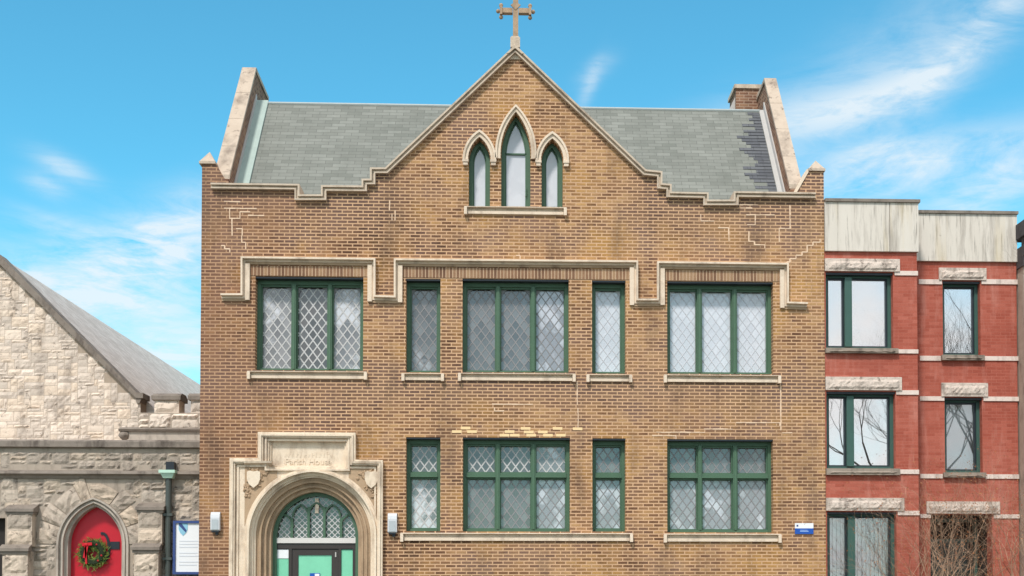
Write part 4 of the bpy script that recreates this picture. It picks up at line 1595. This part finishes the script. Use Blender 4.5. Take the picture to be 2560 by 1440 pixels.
# downpipe with copper hopper head
YP = YN - .12
dp = MB()
pxm, _ = P(421, 1300, YP)
dp.tube((pxm, YP, 0), (pxm, YP, sz(1196, YP, 420)), .062, .062, 12)
dpo = dp.build('downpipe', M['pipe'], CH)
z0, z1 = P(418, 1196, YP)[1], P(418, 1176, YP)[1]
hp_ = MB()
hp_.add([(pxm - .09, YP - .09, z0), (pxm + .09, YP - .09, z0), (pxm + .09, YP + .1, z0), (pxm - .09, YP + .1, z0), (pxm - .14, YP - .14, z0 + .1), (pxm + .14, YP - .14, z0 + .1), (pxm + .14, YP + .1, z0 + .1), (pxm - .14, YP + .1, z0 + .1)],
        [(3, 2, 1, 0), (4, 5, 6, 7), (0, 1, 5, 4), (1, 2, 6, 5), (2, 3, 7, 6), (3, 0, 4, 7)])
hp_.box(pxm - .16, pxm + .16, YP - .16, YP + .11, z0 + .101, z0 + .16)
hp_.build('hopper_head', M['mint_copper'], dpo)
MB().box(pxm - .04, pxm + .12, YP - .08, YP + .08, z0 + .1605, z0 + .33).build('outlet', M['black_iron'], dpo)
for py in (1290, 1400):
    zz = sz(py, YP, 420)
    MB().box(pxm - .09, pxm + .09, YP - .075, YP + .11, zz, zz + .05).build('pipe_bracket', M['pipe'], dpo)

# notice board on the church wall
YB = YN - .12
bx0, bx1, bz0, bz1 = rect(433, 1302, 530, 1436, YB)
t = thing('notice_board', ((bx0 + bx1) / 2, YB, bz0), 'white notice board in a blue frame between the downpipe and the brick corner', 'notice board')
MB().prism([[(bx0, bz0), (bx1, bz0), (bx1, bz1), (bx0, bz1)], [(bx0 + .05, bz0 + .05), (bx1 - .05, bz0 + .05), (bx1 - .05, bz1 - .05), (bx0 + .05, bz1 - .05)]], YB - .03, YB + .06).build('frame', M['navy'], t)
MB().box(bx0 + .04, bx1 - .04, YB, YB + .04, bz0 + .04, bz1 - .04).build('panel', M['paper'], t)
MB().box(bx0 + .2, bx0 + .26, YB + .061, YN - .001, bz0 + .1, bz1 - .1).box(bx1 - .26, bx1 - .2, YB + .061, YN - .001, bz0 + .1, bz1 - .1).build('bracket', M['black_iron'], t)
ex, ez = P(458, 1322, YB)
shp = [(-.09, .11), (.09, .11), (.09, -.01), (.06, -.08), (0, -.14), (-.06, -.08), (-.09, -.01)]
em = MB().prism([(ex + a, ez + b) for a, b in shp], YB - .008, YB - .001).build('shield_emblem', M['pale_blue'], t)
MB().prism([(ex - .085, ez + .105), (ex - .03, ez + .105), (ex + .07, ez - .03), (ex + .055, ez - .075), (ex - .085, ez + .07)], YB - .012, YB - .0085).build('diagonal_band', M['navy'], em)
ln = MB()
for k in range(9):
    zz = bz1 - .42 - k * .06
    if k in (3, 6): continue
    ln.box(bx0 + .12, bx0 + rnd.uniform(.45, .6), YB - .004, YB - .001, zz, zz + .018)
ln.build('lettering', M['faint_ink'], t)

# wreath on the red door
YW = YN + .20
wx_, wz_ = P(233, 1383, YW)
wr = thing('christmas_wreath', (wx_, YW, wz_ - .3), 'round green christmas wreath with a red ribbon hung on the red church door', 'wreath')
wt = MB()
R0 = .195
for k in range(900):
    a = rnd.uniform(0, 2 * math.pi)
    rr = R0 + rnd.gauss(0, .055)
    x, z = wx_ + rr * math.cos(a), wz_ + rr * math.sin(a)
    y = YW + rnd.uniform(-.05, .03)
    a2 = a + rnd.uniform(.3, 1.4) * rnd.choice((1, 1, -1))
    ll = rnd.uniform(.05, .10)
    dxx, dzz = math.cos(a2) * ll, math.sin(a2) * ll
    nx_, nz_ = -math.sin(a2) * .011, math.cos(a2) * .011
    dy_ = rnd.uniform(-.05, .02)
    wt.add([(x - nx_, y, z - nz_), (x + nx_, y, z + nz_), (x + dxx, y + dy_, z + dzz)], [(0, 1, 2)])
wt.build('foliage', M['needle'], wr, recalc=False)
rb = MB()
n = 24
for i in range(n):
    a, b = 2 * math.pi * i / n, 2 * math.pi * (i + 1) / n
    rb.tube((wx_ + R0 * math.cos(a), YW, wz_ + R0 * math.sin(a)), (wx_ + R0 * math.cos(b), YW, wz_ + R0 * math.sin(b)), .075, .075, 7, False)
rb.build('core', paint('dark wreath core', srgb(34, 46, 26), .3, .9), wr)
rbn = MB()
for (ax_, az_), (bx_, bz_), h in (((-.10, .16), (-.15, -.10), .03), ((-.20, .17), (.0, .19), .03), ((-.13, .15), (-.11, -.22), .018)):
    rbn.bar((wx_ + ax_, wz_ + az_), (wx_ + bx_, wz_ + bz_), h, YW - .085, YW - .07)
rbn.ball((wx_ - .12, YW - .08, wz_ + .17), (.05, .03, .04), 8, 6)
for a in (-.25, 1.1, -.9, 2.4): MB().ball((wx_ + R0 * math.cos(a), YW - .07, wz_ + R0 * math.sin(a)), .02, 7, 5).build('berry', M['ribbon'], wr)
rbn.build('ribbon', M['ribbon'], wr)

# ================================================================== red brick house on the right
YA, YR2 = .02, .80
RH = thing('red_brick_house', (9, YA, 0), 'red brick row house with pale stone lintels, streaked concrete parapet and green window frames', 'house')
ax0 = XR + .01
ax1 = P(2294, 900, YA)[0]
rx1 = P(2543, 900, YR2)[0]
ztA = sz(630, YA, 2180)
ztR = sz(655, YR2, 2420)
BW = [rect(2040, 681, 2233, 872, YA), rect(2040, 979, 2239, 1172, YA), rect(2040, 1280, 2242, 1560, YA)]
RW = [rect(2357, 703, 2451, 889, YR2), rect(2362, 994, 2456, 1182, YR2), rect(2327, 1286, 2482, 1650, YR2)]
BW = [(max(a, ax0 + .02), b, c, d_) for a, b, c, d_ in BW]
RW[2] = (RW[2][0], RW[2][1], .30, RW[2][3])
MB().prism([[(ax0, 0), (ax1, 0), (ax1, ztA), (ax0, ztA)]] + [loop(r) for r in BW], YA, YA + .3).build('bay_wall', M['red_brick'], RH)
hh = loop(RW[2])
MB().prism([[(ax1 + .001, 0), (RW[2][0], 0), (RW[2][0], RW[2][3]), (RW[2][1], RW[2][3]), (RW[2][1], 0), (rx1, 0), (rx1, ztR), (ax1 + .001, ztR)]] + [loop(r) for r in RW[:2]], YR2, YR2 + .3).build('entrance_wall', M['red_brick'], RH)
MB().box(ax1 - .3, ax1, YA + .301, YR2 + .3, 0, ztA).box(ax0, ax0 + .02, YA + .301, 14, 0, ztA).box(rx1 - .02, rx1, YR2 + .301, 14, 0, ztR).box(ax0, rx1, 14, 14.3, 0, ztR).build('side_wall', M['red_brick'], RH)
MB().box(ax0 + .021, ax1 - .301, 2.2, 13.9, 0, ztA - .05).box(ax1 - .3, rx1 - .021, 2.2, 13.9, 0, ztA - .05).build('interior', M['dark_room'], RH)
MB().box(ax0, rx1, YR2 + .301, 14, ztR - .04, ztR + .06).build('flat_roof', M['asphalt'], RH)
# concrete parapet panels with dark drip edges
pa = sz(508, YA, 2180)
pr = sz(537, YR2, 2420)
xs_ = P(2222, 560, YA)[0]
MB().box(ax0, xs_ - .006, YA - .06, YA + .3, ztA + .001, pa).box(xs_ + .006, ax1 + .02, YA - .06, YA + .3, ztA + .001, pa).build('bay_parapet', M['concrete'], RH)
MB().box(ax0, ax1 + .05, YA - .10, YA + .34, pa + .001, pa + .06).build('bay_parapet_cap', M['church_trim'], RH)
MB().box(ax1 + .021, rx1, YR2 - .06, YR2 + .3, ztR + .001, pr).box(P(2348, 560, YR2)[0] - .015, P(2348, 560, YR2)[0] + .015, YR2 - .068, YR2 - .0605, sz(590, YR2, 2348), sz(552, YR2, 2348)).build('entrance_parapet', M['concrete'], RH)
MB().box(ax1 + .051, rx1 + .02, YR2 - .10, YR2 + .34, pr + .001, pr + .06).build('entrance_parapet_cap', M['church_trim'], RH)


def stone_piece(name, px0, py0, px1, py1, Y, rock, proud=.05, x0=None):
    a, b, c, d_ = rect(px0, py0, px1, py1, Y)
    if x0 is not None: a = x0
    m_ = MB().box(a, b, Y - proud, Y + .02, c, d_)
    if rock: m_.rough(a + .05, b - .05, c + .012, d_ - .05, Y - proud, .032, .05, .004)
    return m_.build(name, M['dark_sill'] if name == 'window_sill' else M['rock_lintel'] if rock else M['smooth_band'], RH)


for a in ((2040, 648, 2248, 679, YA), (2040, 943, 2253, 976, YA), (2040, 1245, 2259, 1277, YA)):
    stone_piece('lintel', *a, True, .05, ax0)
for a in ((2346, 671, 2464, 701, YR2), (2352, 958, 2468, 992, YR2), (2315, 1254, 2498, 1284, YR2)):
    stone_piece('lintel', *a, True, .05)
for a in ((2040, 872, 2243, 884, YA), (2040, 1172, 2247, 1188, YA)):
    stone_piece('window_sill', *a, True, .09, ax0)
for a in ((2352, 889, 2458, 902, YR2), (2357, 1182, 2462, 1194, YR2)):
    stone_piece('window_sill', *a, True, .09)
bx = [(2236, 678, 2294, 689, YA), (2244, 874, 2295, 884, YA), (2240, 976, 2296, 987, YA), (2248, 1174, 2297, 1185, YA), (2244, 1277, 2298, 1288, YA)]
br2 = [(2296, 699, 2354, 711, YR2), (2453, 699, 2543, 711, YR2), (2299, 890, 2351, 902, YR2), (2459, 891, 2545, 902, YR2), (2299, 991, 2360, 1002, YR2), (2458, 992, 2546, 1003, YR2),
       (2300, 1185, 2356, 1196, YR2), (2463, 1186, 2547, 1197, YR2), (2300, 1285, 2326, 1295, YR2), (2484, 1286, 2548, 1296, YR2)]
for a in bx: stone_piece('stone_band', *a, False, .025)
for a in br2:
    stone_piece('stone_band', *a, False, .025)


def house_window(r, Y, mulls, blind, gl='glass'):
    x0, x1, z0, z1 = r
    fr = MB()
    ya, yb = Y + .14, Y + .26
    j = .07
    fr.box(x0, x0 + j, ya, yb, z0, z1).box(x1 - j, x1, ya, yb, z0, z1).box(x0 + j, x1 - j, ya, yb, z1 - .08, z1).box(x0 + j, x1 - j, ya, yb, z0, z0 + .06)
    for m_ in mulls:
        fr.box(m_ - .07, m_ + .07, ya - .06, yb, z0 + .06, z1 - .08)
    MB().box(x0 + .003, x1 - .003, Y + .02, ya - .07, z1 - .045, z1 - .004).build('head_shade_bar', M['black_iron'], RH)  # added black bar: shade of the deep window head as a strip
    w = fr.build('window', M['dark_green'], RH)
    edges = [x0 + j] + [v for m_ in mulls for v in (m_ - .07, m_ + .07)] + [x1 - j]
    for k in range(0, len(edges), 2):
        a, b = edges[k], edges[k + 1]
        s = MB()
        c, d_ = z0 + .06, z1 - .08
        s.box(a, a + .03, ya + .04, yb, c, d_).box(b - .03, b, ya + .04, yb, c, d_).box(a + .03, b - .03, ya + .04, yb, c, c + .03).box(a + .03, b - .03, ya + .04, yb, d_ - .03, d_)
        s.build('sash', M['black_iron'], w)
        MB().box(a + .03, b - .03, ya + .08, ya + .086, c + .03, d_ - .03).build('pane', M[gl], w)
        bl = MB()
        yb2 = Y + .42
        if blind == 'full' or (blind == 'part' and k == 0): bl.box(a - .1, b + .1, yb2, yb2 + .01, c - .1, d_ + .1)
        elif blind == 'vertical':
            nn = int((b - a + .2) / .085)
            for i in range(nn):
                xx = a - .1 + i * .085
                bl.add([(xx, yb2, c - .1), (xx + .075, yb2 + .03, c - .1), (xx + .075, yb2 + .03, d_ + .1), (xx, yb2, d_ + .1)], [(0, 1, 2, 3)])
        elif blind == 'side': bl.box(b - .24, b - .06, yb2, yb2 + .01, c - .1, d_ + .1)
        if bl.v: bl.build('blind', M['blind'], w, recalc=False)
    return w


house_window(BW[0], YA, [P(2124, 780, YA)[0]], 'full')
house_window(BW[1], YA, [P(2129, 1080, YA)[0]], 'full')
house_window(BW[2], YA, [P(2132, 1380, YA)[0]], 'vertical', 'glass_low')
house_window(RW[0], YR2, [], 'side')
house_window(RW[1], YR2, [], 'full', 'glass_low')
# recessed entrance
x0, x1, z0, z1 = RW[2]
pch = MB()
pch.box(x0 - .3, x0 - .0, YR2 + .301, 2.1, 0, z1 + .2).box(x1, x1 + .3, YR2 + .301, 2.1, 0, z1 + .2).box(x0 - .3, x1 + .3, YR2 + .301, 2.1, z1 + .201, z1 + .3).box(x0 - .3, x1 + .3, 2.0, 2.1, 0, z1 + .2)
pch.build('porch', M['dark_room'], RH)
ed = MB()
ed.box(x0 + .05, x0 + .12, 1.5, 1.6, .3, z1 - .05).box(x1 - .12, x1 - .05, 1.5, 1.6, .3, z1 - .05).box(x0 + .121, x1 - .121, 1.5, 1.6, z1 - .12, z1 - .05).box(x0 + .121, x1 - .121, 1.5, 1.6, z1 - .55, z1 - .48)
ed.box(x0 + .121, x1 - .121, 1.52, 1.58, .3, 1.1)
edo = ed.build('entrance_door', M['dark_green'], RH)
MB().box(x0 + .122, x1 - .122, 1.54, 1.55, 1.101, z1 - .551).build('door_glass', M['dark_glass'], edo)
MB().ball((P(2347, 1309, 1.2)[0], 1.2, P(2347, 1309, 1.2)[1]), .035, 8, 6).build('porch_light', M['limestone'], RH)
for i, (z, y0) in enumerate(((.15, -.1), (.29, .3))): MB().box(x0 - .1, x1 + .1, y0, YR2 - .001 if i == 0 else 1.99, z - .149, z).build('step', M['sidewalk'], RH)

# ================================================================== grey stone house at the right edge
YS = .5
gx0 = P(2546, 900, YS)[0] + .01
gx0 = max(gx0, rx1 + .03)
GH = thing('stone_row_house', (gx0, YS, 0), 'pale stone row house with a black ornate cornice at the right edge of the picture', 'house')
GW = 5.0
zc0, zc1 = sz(665, YS, 2550), sz(555, YS, 2550)
MB().box(gx0, gx0 + GW, YS, 13, 0, zc0).build('wall', M['mortar'], GH)
gb = MB()
zz = .3
while zz < zc0 - .31:
    for i in range(10):
        gb.rough(gx0 + i * .5 + .004, gx0 + (i + 1) * .5 - .004, zz + .005, zz + .30, YS, .012, .1, -.001)
    zz += .31
gb.build('stone_facing', M['pale_stone'], GH)
co_ = MB()
co_.box(gx0 - .03, gx0 + GW, YS - .05, YS + .4, zc0 + .001, zc0 + .2)
co_.box(gx0 - .03, gx0 + GW, YS - .10, YS + .4, zc0 + .201, zc0 + .42)
co_.box(gx0 - .06, gx0 + GW, YS - .35, YS + .4, zc0 + .60, zc0 + .72)
co_.prism_x([(YS - .34, zc0 + .721), (YS - .25, zc1), (YS + .4, zc1), (YS + .4, zc0 + .721)], gx0 - .06, gx0 + GW)
for i in range(12):
    x = gx0 + i * .4
    co_.prism_x([(YS - .05, zc0 + .421), (YS - .14, zc0 + .46), (YS - .28, zc0 + .599), (YS + .1, zc0 + .599), (YS + .1, zc0 + .421)], x, x + .14)
co_.build('cornice', M['dark_stone'], GH)

# ================================================================== shrubs and street tree
def grow(mb, p, d, length, r, depth, spread, leaves=None, kids=(2, 3), taper=.62, up=.12, n=4):
    segs = 2 if depth > 0 else 1
    for s in range(segs):
        d2 = (d + Vector((rnd.gauss(0, .16), rnd.gauss(0, .16), rnd.gauss(0, .10) + up * .4))).normalized()
        q = p + d2 * (length / segs)
        r2 = r * (.86 if segs > 1 else .6)
        mb.tube(p, q, r, r2, n, False)
        p, d, r = q, d2, r2
    if leaves is not None and depth <= 1 and rnd.random() < .35:
        a = Vector((rnd.gauss(0, 1), rnd.gauss(0, 1), rnd.gauss(0, 1))).normalized() * .028
        b = a.orthogonal().normalized() * .014
        leaves.add([p - b, p + a * .5 - b * .3, p + a + b, p + b], [(0, 1, 2, 3)])
    if depth == 0: return
    for k in range(rnd.randint(*kids)):
        v = Vector((rnd.gauss(0, 1), rnd.gauss(0, 1), rnd.gauss(0, .7))).normalized()
        d3 = (d + v * spread + Vector((0, 0, up))).normalized()
        grow(mb, p, d3, length * rnd.uniform(.55, .85), r * taper, depth - 1, spread, leaves, kids, taper, up, n)


def shrub(px, Y, h, stems, label, spreadx=.5):
    x = P(px, 1440, Y)[0]
    t = thing('bare_shrub', (x, Y, 0), label, 'shrub', 'bare shrubs in front of the red house')
    tw, lf = MB(), MB()
    for k in range(stems):
        a = Vector((rnd.gauss(0, spreadx), rnd.gauss(0, .35), 1)).normalized()
        grow(tw, Vector((x + rnd.uniform(-.25, .25), Y + rnd.uniform(-.2, .2), 0)), a, h * rnd.uniform(.42, .56), .016, 5, .66, lf, (2, 3), .68, .05, 3)
    tw.build('branches', M['twig'], t, recalc=False)
    lf.build('dry_leaves', M['dry_leaf'], t, recalc=False)


shrub(2300, -1.0, 2.2, 8, 'low thin bare shrub in front of the brick between bay window and entrance')
shrub(2405, -1.2, 2.6, 17, 'dense bare shrub screening the dark entrance of the red house')
shrub(2545, -1.4, 2.85, 17, 'tall bare shrub with rusty leaves at the right end of the red house')

def street_tree(x, y, h, label, seed):
    global rnd
    keep = rnd
    rnd = random.Random(seed)
    t = thing('street_tree', (x, y, 0), label, 'tree', 'bare street trees on the parkway')
    tr_ = MB()
    p = Vector((x, y, 0))
    tr_.tube(p, p + Vector((.05, 0, 3.1)), .2, .15, 10)
    tr_.build('trunk', M['bark'], t)
    cr2 = MB()
    top = p + Vector((.05, 0, 3.1))
    for k in range(5):
        a = 2 * math.pi * k / 5 + rnd.uniform(-.3, .3)
        grow(cr2, top, Vector((math.cos(a) * .75, math.sin(a) * .75, 1)).normalized(), h * .17, .07, 8, .6, None, (2, 3), .70, .19, 3)
    cr2.build('crown', M['bark'], t, recalc=False)
    rnd = keep


street_tree(10.6, -6.7, 10.8, 'bare street tree on the parkway, nearest to the brick parish building', 21)
street_tree(13.0, -6.5, 12.0, 'tall bare street tree on the parkway in front of the pale stone row house', 34)
